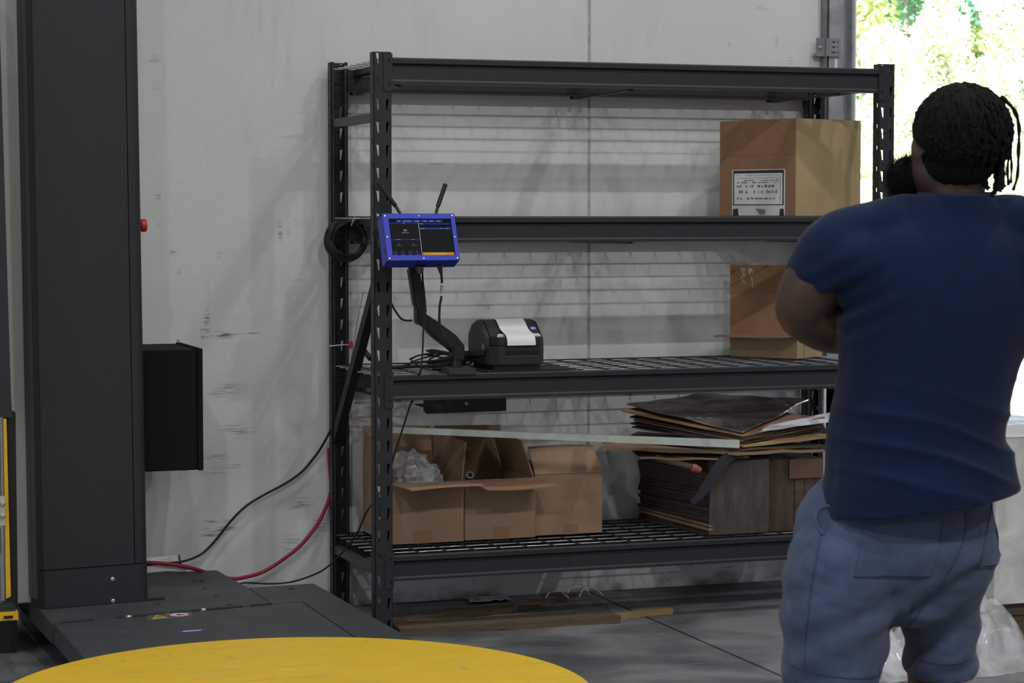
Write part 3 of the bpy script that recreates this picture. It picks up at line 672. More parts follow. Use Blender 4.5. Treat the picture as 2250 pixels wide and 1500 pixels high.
# wire-free details: feed slots, trim, button
for za, zb, d_, nm in ((.052, .066, .0015, 'feed_slot'), (.082, .086, .0012, 'tear_slot')):
    MB().box((px0+.055, py0-d_, zp+za), (px1-.030, py0+.004, zp+zb)).build(nm, mat('deep_black', (.002, .002, .002), .8), lp)
MB().box((px0+.053, py0-.0022, zp+.046), (px1-.03, py0, zp+.0475)).build('slot_lip', mat('lip_grey', (.12, .12, .125), .4), lp)
M_trim = mat('silver_trim', (.62, .61, .63), .4, .2)
for xa, xb in ((px0+.034, px0+.066), (px1-.046, px1-.010)):
    quadpanel(MB(), [(xa, py0+.030, zp+.112), (xb, py0+.030, zp+.112), (xb-.004 if xa > .5 else xb, py0+.044, zp+.1215), (xa+.010 if xa < .5 else xa, py0+.044, zp+.1215)], .002).build('silver_trim', M_trim, lp)
MB().lathe([(.0105, 0), (.010, .002)], 16, Matrix.Translation((px1-.024, py0+.076, zp+.1385)) @ Matrix.Rotation(R(38), 4, 'X') @ Matrix.Scale(.6, 4, (0, 1, 0))).build('lit_button', mat('violet_lit_button', (.25, .2, .5), .4, emit=(.22, .18, .9), es=.42), lp)
MB().prism([(px0+.030, zp+.122), (px0+.056, zp+.122), (px0+.056, zp+.135), (px0+.030, zp+.132)], py0+.075, py0+.08, 'y').build('lid_window', mat('smoked_window', (.05, .05, .055), .2), lp)
# the paper strip
ppts = [Vector((0, py0+.155, zp+.1705)), Vector((0, py0+.125, zp+.1700)), Vector((0, py0+.098, zp+.158)), Vector((0, py0+.072, zp+.140)), Vector((0, py0+.040, zp+.1285)), Vector((0, py0+.012, zp+.121)), Vector((0, py0-.005, zp+.105)), Vector((0, py0-.009, zp+.085))]
ppts = catmull(ppts, 5)
def pf(u, v):
    i = min(int(v*(len(ppts)-1)), len(ppts)-2); f = v*(len(ppts)-1)-i
    p = ppts[i].lerp(ppts[i+1], f); return Vector((px0+.060+.104*u, p.y, p.z))
MB().slab(pf, 2, 35, (0, .0003, -.0004)).build('paper_strip', M_paper, lp, smooth=True)

# ------------------------------------------------------------------ blue touchscreen terminal on its arm
ax = Vector((1, 0, 0)); TILT = R(22.2)
upv = Vector((0, math.sin(TILT), math.cos(TILT))); nrm = Vector((0, -math.cos(TILT), math.sin(TILT)))
TW, THh, TDp = .250, .1665, .068
tlc = spot(840.2, 469, y=-.11)
ctr = tlc + ax*TW/2 - upv*THh/2
term = thing('touchscreen_terminal', 'bright blue boxed touchscreen terminal with two black antennas on a monitor arm', 'touchscreen', ctr)
TM = Matrix(((1, 0, 0, ctr.x), (0, upv.y, nrm.y, ctr.y), (0, upv.z, nrm.z, ctr.z), (0, 0, 0, 1)))   # local x right, y up, z out of the screen
hs = MB(); SU0, SU1, SV0, SV1 = .075, .944, .108, .896
sx0, sx1 = -TW/2+TW*SU0, -TW/2+TW*SU1; sy1, sy0 = THh/2-THh*SV0, THh/2-THh*SV1
v, f = plate([(-TW/2, -THh/2), (TW/2, -THh/2), (TW/2, THh/2), (-TW/2, THh/2)], [[(sx0, sy0), (sx1, sy0), (sx1, sy1), (sx0, sy1)]], .004)
MB().add(v, f, TM @ Matrix.Translation((0, 0, -.002))).build('bezel', M_blue, term)
hs.box((-TW/2, -THh/2, -TDp), (TW/2, THh/2, -.0042), TM).build('housing', M_blue, term, bevel=.0015)
MB().box((-TW/2-.0006, -.055, -.022), (-TW/2, -.030, -.010), TM).build('side_notch', M_ink, term)
scr = MB().box((sx0, sy0, -.0042), (sx1, sy1, -.0024), TM).build('screen', mat('dark_glass_screen', (.004, .004, .005), .1, spec=.12, emit=(.008, .009, .014), es=.6), term)
for u, vv in ((.03, .05), (.50, .05), (.965, .045), (.03, .50), (.968, .50), (.03, .955), (.50, .955), (.968, .955)):
    MB().lathe([(.0026, 0), (.0026, .001), (.001, .0012)], 10, TM @ Matrix.Translation((-TW/2+TW*u, THh/2-THh*vv, 0))).build('screw', M_bolt, term)
def uem(name, col, s): return mat(name, (.0, .0, .0), .35, emit=col, es=s, spec=.06)
U_tab = uem('ui_blue', (.030, .085, .42), .55); U_bar = uem('ui_dark_blue', (.022, .045, .33), .6); U_txt = uem('ui_white', (.75, .78, .85), .62)
U_dim = uem('ui_grey', (.30, .31, .34), .6); U_org = uem('ui_orange', (.60, .30, .03), .72); U_pan = uem('ui_panel', (.011, .0115, .0135), .8)
SW, SH = sx1-sx0, sy1-sy0
def ubar(u0, u1, v0, v1, m, name, z=-.0022, par=scr):
    return MB().box((sx0+SW*u0, sy1-SH*v1, z-.0002), (sx0+SW*u1, sy1-SH*v0, z), TM).build(name, m, par)
def utext(txt, u, v, size, m=None, al='CENTER'):
    a, b = textmesh(txt, size, .0001, al)
    MB().add(a, b, TM @ Matrix.Translation((sx0+SW*u, sy1-SH*v, -.0019))).build('screen_text', m or U_txt, scr)
for (u0, u1, s) in ((.125, .200, 'Main'), (.213, .372, 'Transmit Failed'), (.385, .515, 'Settings'), (.530, .632, 'About'), (.645, .727, 'Support'), (.740, .855, 'Logs')):
    ubar(u0, u1, .032, .092, U_tab, 'menu_button'); utext(s, (u0+u1)/2, .063, .0042)
ubar(0, .47, .108, .132, U_bar, 'title_bar'); utext('Video', .235, .120, .0030)
ubar(.485, .985, .120, .155, U_bar, 'title_bar'); utext('Products', .49, .137, .0036, None, 'LEFT')
ubar(.485, .985, .243, .285, U_tab, 'title_bar'); utext('Description', .49, .264, .0034, None, 'LEFT'); utext('Code', .825, .264, .0034); utext('Quantity', .92, .264, .0034)
ubar(.004, .462, .140, .545, U_pan, 'view_panel'); ubar(.004, .462, .585, .955, U_pan, 'view_panel'); ubar(.486, .985, .295, .905, U_pan, 'view_panel')
ubar(.470, .4755, .105, .995, U_txt, 'divider', -.0019)
for u0, u1, s in ((.015, .236, 'Side View'), (.244, .463, 'Top View')):
    ubar(u0, u1, .550, .578, U_bar, 'title_bar'); utext(s, (u0+u1)/2, .564, .0028)
def icon(u, v, s, m):
    a, b = plate([(-s, -s*.7), (s, -s*.7), (s, s*.7), (-s, s*.7)], [[(-s*.8, -s*.5), (s*.8, -s*.5), (s*.8, s*.5), (-s*.8, s*.5)]], .0002)
    MB().add(a, b, TM @ Matrix.Translation((sx0+SW*u, sy1-SH*v, -.0018))).build('screen_icon', m, scr)
icon(.243, .315, .0038, U_txt); utext('Waiting for video', .245, .378, .0034)
MB().prism([(.0042, -.0008), (.0062, -.0022), (.0062, .0022), (.0042, .0008)], -.0019, -.0017, 'z', TM @ Matrix.Translation((sx0+SW*.243, sy1-SH*.315, 0))).build('screen_icon', U_txt, scr)
for u in (.122, .36):
    icon(u, .682, .0026, U_dim); utext('Waiting for image', u, .728, .0028, U_dim)
for k, u in enumerate((.055, .172, .288, .402)):
    icon(u, .885, .0021, U_dim); utext('Waiting for image', u, .922, .0021, U_dim)
    ubar(u-.052, u+.052, .965, .992, U_bar, 'title_bar'); utext('View', u, .978, .0026)
ubar(.488, .985, .915, .990, U_org, 'status_bar'); utext('>> Waiting for pallet <<', .735, .952, .0062)
# antennas: thin stem then thicker blade
for (p, q, r_) in (((886, 480), (869, 452), (829, 399)), ((955, 482), (962, 453), (979, 404))):
    a = ctr + upv*(THh/2-.02) + nrm*-.075
    yb = ctr.y + .095
    A0, A1, A2 = spot(*p, y=yb-.012), spot(*q, y=yb), spot(*r_, y=yb+.01)
    an = MB().tube([A0, A1], .0052, 10).build('antenna_stem', M_black, term, smooth=True)
    dd_ = (A2-A1)
    MB().tube([A1-dd_*.02, A1, A1+dd_*.12, A1+dd_*.9, A1+dd_*.97, A2], lambda t: .0058 if t < .15 else (.0078 if t < .7 else .0086 if t < .95 else .006), 10).build('antenna_blade', M_black, an, smooth=True)
# gas-spring arm
arm = thing('monitor_arm', 'black jointed desk arm clamped to the third shelf beam and holding the blue terminal', 'monitor arm', spot(1008, 818, y=-.005))
ya = .01
def slat(P, y0, y1, name, m=M_black, bev=.004): 
    q = [spot(a, b, y=(y0+y1)/2) for a, b in P]
    return MB().prism([(p.x, p.z) for p in q], y0, y1, 'y').build(name, m, arm, bevel=bev)
slat([(911, 832-9), (911, 806), (1040, 806), (1040, 823)][0:0] or [(978, 822), (978, 809), (986, 806), (1032, 806), (1040, 809), (1040, 822)], -.012, .07, 'clamp_base', mat('dark_grey_cast_metal', (.04, .04, .042), .5))
po = spot(1003, 808, y=.03); po2 = spot(1003, 768, y=.03)
MB().tube([po, po2], .0205, 20).build('post', M_black, arm, smooth=True)
slat([(990, 790), (990, 758), (1003, 748), (1013, 752), (1017, 760), (1017, 790)], .006, .052, 'elbow_block')
slat([(913, 705), (914, 690), (935, 690), (962, 708), (1000, 736), (1017, 757), (1010, 770), (995, 772), (972, 758), (940, 728)], .012, .046, 'lower_arm')
slat([(913, 710), (912, 672), (930, 672), (935, 695), (933, 706), (920, 714)], .004, .05, 'mid_joint')
slat([(896, 590), (918, 590), (933, 655), (935, 688), (912, 676), (908, 668)], .002, .04, 'upper_arm')
hp = ctr - nrm*.01
MB().box((-.028, -.030, -.105), (.028, .030, -TDp-.0005), TM).build('head_plate', M_blackm, arm)
hd = spot(906, 594, y=.02)
MB().tube([hd+Vector((0, -.01, 0)), TM @ Vector((-.012, -.02, -.098))], .016, 14).build('head_joint', M_black, arm, smooth=True)
# connector block under the terminal with small cables
cbx = spot(920, 594, y=-.11)
bq = TM @ Vector((-.005, -THh/2, -.045))
cblk = thing('usb_cable', 'thin black data cables plugged under the blue terminal and hanging down to the floor', 'cable', bq)
MB().box((-.018, -THh/2-.004, -.055), (.012, -THh/2-.0003, -.035), TM).build('port_plate', M_blackm, cblk)
MB().box((-.012, -THh/2-.030, -.051), (-.001, -THh/2-.004, -.041), TM).build('plug', M_black, cblk)
MB().box((.001, -THh/2-.018, -.050), (.009, -THh/2-.004, -.042), TM).build('plug', M_black, cblk)
p0 = TM @ Vector((.004, -THh/2-.018, -.046)); p1 = TM @ Vector((-.006, -THh/2-.030, -.046))
def cabl(pts, r, n=8, ys=None): return MB().tube(pts, r, 8, smooth=n)
cabl([p0] + [spot(*q, y=-.02) for q in ((930, 625), (933, 650), (932, 690), (930, 730), (928, 780), (923, 818))] + [Vector((.16, .03, .88)), Vector((.15, .05, .80)), ] + [spot(*q, y=.06) for q in ((903, 885), (882, 950), (866, 1000), (858, 1030))] + [spot(845, 1060, y=.10), spot(830, 1090, y=.12), spot(805, 1125, y=.14), spot(785, 1170, y=.2), spot(760, 1205, y=.3), spot(722, 1243, y=.46), spot(690, 1262, y=.52), spot(640, 1278, y=.55), spot(590, 1282, y=.56), spot(535, 1280, y=.57), Vector((-.37, .57, .10))], .0032).build('long_cable', M_rub, cblk, smooth=True)
cabl([p1] + [spot(*q, y=-.02) for q in ((922, 640), (917, 665), (925, 690), (935, 725), (955, 745), (985, 768))] + [spot(995, 785, y=.05), spot(990, 800, y=.12)], .0022).build('short_cable', M_rub, cblk, smooth=True)
# power lead with a white label
pwr = thing('power_lead', 'black power lead with white barcode label hanging from the blue terminal', 'cable', TM @ Vector((.066, -THh/2, -.045)))
q0 = TM @ Vector((.066, -THh/2-.0003, -.045))
MB().tube([q0, q0+Vector((.002, .0, -.010)), q0+Vector((.006, 0, -.03))], lambda t: .010 if t < .3 else .0085 if t < .7 else .005, 12).build('strain_relief', M_black, pwr, smooth=True)
PP = [q0+Vector((.005, 0, -.02))] + [spot(*q, y=-.04) for q in ((971, 620), (970, 650), (966, 675), (966, 710), (973, 735), (985, 757))] + [spot(992, 772, y=-.01), spot(993, 786, y=.0), spot(985, 800, y=.10), spot(960, 806, y=.16)]
cabl(PP, .0042).build('lead', M_rub, pwr, smooth=True)
wl = [spot(*q, y=-.04) for q in ((971, 622), (970.5, 635), (969.6, 650))]
MB().tube(wl, .0052, 10).build('barcode_label', M_white, pwr, smooth=True)
m = MB()
for k in range(9):
    p = wl[0].lerp(wl[2], .2+.075*k); m.tube([p, p+Vector((0, 0, -.0012 if k % 3 else -.0022))], .00535, 10)
m.build('barcode_lines', M_ink, pwr)
# tangle of leads lying on the wire shelf behind the arm
rnd = random.Random(21)
tg = thing('cable_tangle', 'tangle of thin black leads lying on the third shelf between the arm and the printer', 'cable', (.29, .25, Z3))
for k in range(6):
    pts = []
    cx, cyy = .27+.012*k, .27+.02*rnd.uniform(-1, 1); n = 9+k
    for i in range(n):
        a = 2*PI*i/7+k; pts.append((cx+(.085+.02*rnd.random())*math.cos(a)+.01*i, cyy+.055*math.sin(a), Z3+.006+.0042*k+.022*(1+math.sin(a*1.0+k))*rnd.uniform(.6, 1)))
    MB().tube(pts, .0030, 7, smooth=6).build('lead', M_rub, tg, smooth=True)
MB().tube([(.06, .26, Z3+.008), (.14, .22, Z3+.008), (.22, .22, Z3+.012), (.29, .20, Z3+.012), (.30, .12, Z3+.010), (.235, .09, Z3+.008)], .0055, 8, smooth=6).build('thick_lead', M_rub, tg, smooth=True)
MB().tube([(.38, .30, Z3+.03), (.42, .34, Z3+.045), (.46, .31, Z3+.03)], .0035, 8, smooth=6).build('lead', M_rub, tg, smooth=True)
pa = thing('power_adapter', 'black power brick lying on the wire shelf left behind the label printer', 'power adapter', (.375, .33, Z3+.001))
MB().box((.34, .30, Z3+.001), (.425, .37, Z3+.034)).build('brick', M_black, pa, bevel=.006)
MB().tube([(.34, .335, Z3+.017), (.325, .335, Z3+.017)], .005, 10).build('lead_collar', M_rub, pa, smooth=True)
# cable coming round the front post from the back of the arm
tag(MB().tube([spot(*q, y=.03) for q in ((905, 704), (885, 702), (870, 685), (858, 662), (850, 640))] + [Vector((.034, .034, 1.215)), Vector((.030, .030, 1.30)), Vector((.030, .030, 1.38))], .0036, 8, smooth=8).build('patch_cable', M_rub, None, smooth=True, at=spot(905, 704, y=.03)), 'black patch cable sagging from the arm joint to the front left rack post', 'cable')

# coil of black cable with white tie
cc = spot(762, 525, y=.535)
coil = thing('cable_coil', 'coil of black cable hung from the rear left rack post with a white tie', 'cable', cc)
rnd = random.Random(5); m = MB()
for k in range(9):
    rr = .058+.0022*k; pts = []
    for i in range(41):
        a = 2*PI*i/40; pts.append(cc+Vector((rr*math.cos(a)*(1+.02*math.sin(3*a+k))+.003*math.cos(k), (.010*math.sin(2*a+k*1.7)+(k-4)*.0032), rr*math.sin(a)+.003*math.sin(2.2*k))))
    MB().tube(pts, .0054, 7, cap=False).build('loop', M_rub, coil, smooth=True)
tp = cc+Vector((.018, -.02, .074))
MB().tube([tp+Vector((-.006, 0, -.026)), tp+Vector((-.004, -.012, -.008)), tp+Vector((.004, -.006, .003)), tp+Vector((.006, .03, .0))], .0018, 6, smooth=5).build('white_tie', M_white, coil)

# black tray hung below the third shelf
q = [spot(*p, y=.42) for p in ((931, 872), (934, 903), (942, 909), (1106, 902), (1103, 870))]
tz = TOPS[2]-.03
tr = thing('under_shelf_tray', 'black plastic tray hanging below the third shelf under the printer', 'tray', (q[0].x+.14, .42, q[2].z))
MB().prism([(q[0].x, tz), (q[0].x, q[2].z+.012), (q[0].x+.012, q[2].z), (q[3].x+.012, q[3].z-.001), (q[3].x+.006, tz)], .42, .424, 'y').build('front_flap', M_blackm, tr)
MB().box((q[0].x+.01, .424, q[2].z+.02), (q[3].x-.005, .56, q[2].z+.026)).build('bottom', M_blackm, tr)
MB().lathe([(.007, 0), (.006, .003)], 10, Matrix.Translation(((q[0].x+q[3].x)/2+.01, .42, q[2].z+.033)) @ Matrix.Rotation(PI/2, 4, 'X')).build('rivet', M_zincd, tr)

# red ended plug held with a white cable tie on the rear left post
ry = .50
rp = spot(771, 758, y=ry)
rd = thing('red_capped_connector', 'black connector with red collar tied to the rear left rack post by white tie', 'connector', rp)
MB().tube([rp+Vector((-.002, 0, .014)), rp+Vector((.002, 0, -.012))], .008, 12).build('red_collar', M_red, rd, smooth=True)
MB().tube([spot(724, 760, y=.558), spot(740, 758.5, y=.553), spot(757, 757, y=.552), spot(768, 758, y=ry)], .0018, 6, smooth=3).build('white_tie', M_white, rd)
MB().tube([rp+Vector((.008, 0, 0)), spot(785, 772, y=ry), spot(800, 782, y=ry)], .004, 8, smooth=4).build('lead', M_white, rd, smooth=True)
MB().tube([spot(798, 768, y=.42), spot(806, 778, y=.40), spot(815, 788, y=.38)], .0105, 12).build('black_plug', M_black, rd, smooth=True)
MB().tube([spot(813, 786, y=.38), spot(824, 790, y=.36), spot(840, 800, y=.30), spot(850, 806, y=.26)], .004, 8, smooth=5).build('black_lead', M_rub, rd, smooth=True)
# pale strand put in for the highlight along the diagonal brace's edge
tag(MB().tube([spot(*p, y=yy) for p, yy in (((798, 640), .06), ((783, 720), .20), ((770, 800), .34), ((757, 860), .44), ((748, 920), .52), ((744, 960), .56))], .0012, 6, smooth=4).build('brace_edge_highlight', mat('edge_highlight_grey', (.28, .28, .28), .5), None, at=spot(770, 800, y=.34)), 'thin pale strand added as the edge highlight on the diagonal brace of the rack', 'highlight')

# black cable and red hose hanging on the wall side
tag(MB().tube([spot(*p, y=yy) for p, yy in (((742, 905), .555), ((733, 930), .585), ((712, 972), .60), ((690, 1005), .61), ((662, 1037), .61), ((625, 1063), .61), ((580, 1087), .61), ((540, 1112), .61), ((505, 1147), .61), ((475, 1185), .61), ((445, 1215), .60), ((410, 1231), .59), ((370, 1237), .58), ((330, 1240), .57), ((300, 1246), .56))], .0045, 8, smooth=8).build('black_cable', M_rub, None, smooth=True, at=spot(580, 1087, y=.61)), 'black cable sagging along the white wall from the rack to behind the mast', 'cable')
tag(MB().tube([spot(*p, y=yy) for p, yy in (((722, 985), .615), ((725, 1030), .618), ((727, 1075), .618), ((718, 1110), .612), ((695, 1155), .60), ((660, 1198), .59), ((620, 1230), .585), ((580, 1255), .58), ((545, 1266), .575), ((512, 1271), .57), ((470, 1263), .56), ((430, 1250), .535), ((395, 1242), .53), ((360, 1238), .535), ((330, 1236), .54), ((296, 1236), .54))], .0068, 10, smooth=8).build('air_hose', M_hose, None, smooth=True, at=spot(620, 1230, y=.585)), 'dark red air hose curving down the wall from the rear rack post towards the mast', 'hose')
tag(MB().tube([spot(722, 1078, y=.616), spot(738, 1078, y=.58)], .0018, 6).build('cable_tie', M_white, None, at=spot(722, 1078, y=.616)), 'white cable tie holding the red hose to the rear rack post', 'cable tie')
# white packing pieces behind the mast
wp = thing('foam_packing', 'white packing sheet lying on the dark machine base right behind the mast', 'packing', (-.52, .56, PZ))
quadpanel(MB(), [spot(300, 1258, y=.545), spot(412, 1252, y=.545), spot(405, 1243, y=.55), spot(300, 1246, y=.55)], .004).build('sheet', M_white, wp)
wps = thing('plastic_offcut', 'white plastic offcut with dark edge leaning on the wall behind the black cabinet', 'offcut', (-.53, .60, PZ+.03))
quadpanel(MB(), [spot(318, 1236, y=.60), spot(396, 1240, y=.60), spot(393, 1219, y=.605), spot(318, 1226, y=.605)], .004).build('sheet', M_white, wps)
MB().tube([spot(393, 1219, y=.597), spot(398, 1243, y=.597)], .003, 6).build('dark_edge', M_cardd, wps)

# ------------------------------------------------------------------ flattened cardboard on the bottom shelf
rnd = random.Random(9)
def sheet_stack(root, x0, x1, y0, y1, z0, z1, n, mats, skew=-.075, face=None):
    z = z0; th = (z1-z0)/n
    for k in range(n):
        t = th*rnd.uniform(.82, .97); jx, jy = rnd.uniform(-.005, .004), rnd.uniform(0, .006)
        P = [(x0+jx, y0+jy, z), (x1, y0+jy, z), (x1+skew, y1, z), (x0+skew+jx*1.5, y1, z)]
        MB().hexa(P+[(p[0], p[1], p[2]+t) for p in P]).build('cardboard_sheet', rnd.choice(mats), root)
        z += th
M_cd2 = mat('dark_brown_cardboard_edge', (.060, .040, .026), .85, 0, .3, 12)
M_cd3 = mat('darkest_cardboard_edge', (.042, .029, .020), .85, 0, .3, 12)
wf = thing('flattened_box_bundle', 'wrapped bundle of dark flattened boxes with layered edges on the bottom shelf, nearer the boxes', 'cardboard bundle', (1.38, .32, Z4))
sheet_stack(wf, 1.277, 1.505, .085, .57, Z4, .555, 22, [M_cd2, M_cd3, M_cd2])
def facef(u, v):
    x = 1.272+.236*u; z = Z4+.002+.268*v
    return Vector((x, .079+.004*noise.noise(Vector((u*6, v*2.5, 1)))-.004*math.sin(PI*v), z))
MB().slab(facef, 24, 20, (0, .004, 0)).build('film_wrapped_face', M_cardg, wf, smooth=True)
for zz, hh in ((Z4+.03, .02), (Z4+.045, .012)):
    MB().hexa([(1.268, .076, zz-.012), (1.284, .076, zz-.012), (1.21, .56, zz), (1.194, .56, zz), (1.268, .076, zz-.012+hh*.5), (1.284, .076, zz-.012+hh*.5), (1.21, .56, zz+hh*.5), (1.194, .56, zz+hh*.5)]).build('loose_edge_strip', M_cardi, wf)
wf2 = thing('flattened_box_bundle', 'bundle of dark brown flattened boxes standing on the bottom shelf beside the man', 'cardboard bundle', (1.65, .32, Z4))
for k in range(6):
    x = 1.512+.0385*k
    MB().box((x, .10+rnd.uniform(0, .012), Z4), (x+.0365, .56, .545+rnd.uniform(-.012, .012))).build('cardboard_sheet', rnd.choice([M_cardd, M_cd2, mat('red_brown_dark_cardboard', (.085, .050, .036), .85, 0, .3, 10)]), wf2)
MB().box((1.60, .095, .47), (1.735, .0985, .54)).build('pasted_panel', mat('dull_red_brown_panel', (.13, .070, .052), .85), wf2)
# flat boxes lying over the bundles
def corner_sheet(name, near, left, back, right, t, m, label, sag=.0, group=None, seed=0, n=10, lift=None):
    near, left, back, right = map(Vector, (near, left, back, right))
    def fn(u, v):
        p = near.lerp(left, u).lerp(right.lerp(back, u), v)
        p.z += sag*(math.sin(PI*u)+math.sin(PI*v))*.5 + .006*noise.noise(Vector((u*3+seed, v*3, seed)))*(1 if lift is None else lift)
        return p
    o = MB().slab(fn, n, n, t).build(name, m, None, at=(near+back)/2)
    return tag(o, label, 'cardboard sheet', group)
corner_sheet('flattened_box', (1.36, .03, .580), (.90, .19, .602), (1.05, .56, .600), (1.76, .09, .572), .010, M_cardi, 'widest brown flattened box lying over the dark bundles', 0.004)
corner_sheet('flattened_box', (1.38, .035, .592), (1.02, .30, .612), (1.2, .58, .612), (1.77, .10, .588), .008, M_cardd, 'dark flattened box lying directly on the widest brown flat box', .003, seed=2)
corner_sheet('flattened_box', (1.26, .040, .563), (1.02, .12, .566), (1.1, .4, .566), (1.42, .06, .562), .006, M_cardi, 'small tan cardboard flap hanging just below the widest flat box', -.002, seed=3)
GS = 'sheets in the upper cardboard pile'
corner_sheet('flattened_box', (1.385, .035, .607), (1.20, .36, .640), (1.50, .57, .66), (1.80, .12, .620), .009, mat('orange_tan_cardboard', (.42, .27, .11), .8, 0, .12, 8), 'tan bottom sheet of the upper cardboard pile, with bright front edge', 0, GS, 4)
for k in range(6):
    h = k*.0058
    dx = rnd.uniform(-.035, .02); dy = rnd.uniform(-.015, .015)
    corner_sheet('flattened_box', (1.388+rnd.uniform(-.01, .006), .030+rnd.uniform(0, .01), (.6125+h)), (1.075+dx, .37+dy, .655+h*2.1), (1.46+dx, .585, .690+h*1.5), (1.80+rnd.uniform(-.03, .0), .20+dy, .628+h*1.9), .0048,
                 [M_cardd, M_cd2, M_cardi, M_cardd, M_cd2, M_cardr][k], ['dark', 'very dark', 'brown', 'stained dark', 'blackish', 'reddish'][k]+' flattened box in upper pile, '+['second', 'third', 'fourth', 'fifth', 'sixth', 'seventh'][k]+' from its bottom', -.004, GS, 10+k)
M_gloss = mat('film_covered_dark_cardboard', (.085, .072, .060), .14, 0, .25, 12, .30, 20, (1, 2.2, 1), coat=1.0)
corner_sheet('flattened_box', (1.383, .038, .655), (1.072, .375, .738), (1.50, .585, .752), (1.80, .345, .737), .005, M_gloss, 'topmost flattened box of the upper pile, dark and covered in shiny wrinkled film', -.004, GS, 31, 18, 1.6)
corner_sheet('paper_sheet', spot(1668, 948, y=.06), spot(1690, 934, y=.12), spot(1838, 902, y=.24), spot(1838, 924, y=.16), .0015, M_white, 'white sheet lying along the right front edge of the upper cardboard pile', 0, None, 5)
tag(MB().box((1.90, .612, .004), (2.08, .626, .80)).build('bright_patch_board', M_white, None, bevel=.002, at=(1.99, .62, .004)), 'white foam board added for the bright patch behind the right end of the rack', 'foam board')  # board added to give the bright patch past the rack's right end
# translucent plastic profile
a0, a1 = spot(863, 938, y=.13), spot(1625, 967, y=.022); b0, b1 = spot(863, 951, y=.13), spot(1625, 984, y=.022)
st = MB(); nseg = 16
def sf(u, v):
    p = b0.lerp(b1, u).lerp(a0.lerp(a1, u), v); p.z -= .010*math.sin(PI*u)*0; p.y += .0; return p
st.slab(sf, 30, 1, (0, .0025, 0)); st.slab(lambda u, v: a0.lerp(a1, u)+Vector((0, .0025+.022*v, .0)), 30, 1, .002)
tag(st.build('plastic_edge_profile', M_strip, None, at=(a0+a1)/2), 'long translucent plastic edge profile lying across the cardboard boxes and the pile', 'plastic strip')
# dark bent strap and a rolled tube sticking out of the bundle
q = [spot(*p, y=yy) for p, yy in (((1640, 997), .06), ((1610, 1000), .045), ((1585, 1020), .035), ((1565, 1050), .03), ((1540, 1085), .03), ((1521, 1105), .035))]
m = MB(); cq = catmull(q, 6); 
def stf(u, v):
    i = min(int(u*(len(cq)-1)), len(cq)-2); p = cq[i].lerp(cq[i+1], u*(len(cq)-1)-i); d_ = (cq[i+1]-cq[i]).normalized()
    nn = d_.cross(Vector((0, 1, 0))).normalized(); wd_ = .010+.012*math.sin(PI*min(1, u*1.05))
    return p + nn*(v-.5)*2*wd_
m.slab(stf, 30, 3, (0, .005, 0)); tag(m.build('rubber_strap', mat('dark_blue_grey_rubber', (.022, .026, .032), .5), None, smooth=True, at=q[2]), 'bent dark rubber strap hanging in front of the wrapped cardboard bundle', 'strap')
ta, tb = spot(1440, 1005, y=.12), spot(1520, 1026, y=.065)
rt = thing('rolled_tube', 'dark rolled tube with pinkish red end poking out under the flat boxes', 'tube', (ta+tb)/2)
MB().tube([ta, tb], .012, 14).build('roll', M_cardd, rt, smooth=True)
tb2 = spot(1540, 1034, y=.055)
MB().tube([tb, tb.lerp(tb2, .35), tb2], lambda t: .015 if t < .3 else .0165 if t < .7 else .010, 14).build('red_end', mat('faded_red_tape', (.30, .09, .075), .6, 0, .3, 20), rt, smooth=True)

# ------------------------------------------------------------------ loose timber on the floor
def plank(name, a, b, wd, th, m, label, z=0.0, cat='plank', nn=8, seed=0, tilt=0):
    a = Vector(a); b = Vector(b); d_ = (b-a); n_ = Vector((-d_.y, d_.x, 0)).normalized()*wd
    def fn(u, v):
        p = a + d_*u + n_*v; ed = .004*noise.noise(Vector((u*12, v*4, seed)))
        return Vector((p.x, p.y, z+th+ed*.5*(1 if v not in (0,) else 2)+tilt*v))
    m_ = MB().slab(fn, nn*3, 3, (0, 0, -th+.0005)); o = m_.build(name, m, None, at=(a+b)/2); return tag(o, label, cat)
plank('timber_board', (.085, -.005, 0), (.890, -.020, 0), .135, .026, M_wood, 'long weathered wooden board lying on the floor in front of the rack', seed=1)
plank('timber_board', (.07, .19, 0), (.62, .30, 0), .10, .02, M_wood, 'short dirty board lying behind the long board under the rack', seed=2)
plank('pine_stick', (.90, .045, 0), (1.135, .085, 0), .030, .022, M_woodl, 'short fresh pine stick beside the right end of the long board', seed=3)
plank('rotten_batten', (.64, .30, 0), (.945, .555, 0), .075, .012, mat('reddish_rotten_wood', (.11, .068, .044), .9, 0, .3, 12, .3, 50), 'brown split batten lying slanting towards the wall under the rack', seed=4)
tag(MB().slab(lambda u, v: Vector((.50+.16*u+.02*v, .50+.10*v, .012+.014*abs(noise.noise(Vector((u*4, v*4, 2)))))), 8, 5, .002).build('paper_scrap', mat('dirty_grey_paper', (.20, .195, .185), .9, 0, .2, 12), None, at=(.58, .55, 0)), 'dirty grey paper scrap at the foot of the wall under the rack', 'paper')
m = MB()
for k, (px_, py_) in enumerate(((1215, 1305), (1262, 1296), (1290, 1298))):
    c0 = spot(px_, py_+8, z=.01); m.tube([c0+Vector((-.03, 0, -.006)), c0+Vector((-.01, .01, .02)), c0+Vector((.03, 0, .024)), c0+Vector((.06, -.01, -.004))], .0022, 5, smooth=4)
o = m.build('film_scrap', M_film, None, at=(.93, .5, 0)); tag(o, 'curled clear film scraps on the floor by the wall joint', 'plastic film'); o['kind'] = 'stuff'
rnd = random.Random(3); m = MB()
for k in range(34):
    x, y = rnd.uniform(.08, 1.2), rnd.uniform(-.09, .02) if k < 45 else rnd.uniform(.0, .5); s = rnd.uniform(.0015, .004)
    m.box((x, y, 0), (x+s*rnd.uniform(1, 3), y+s, s*.5), )
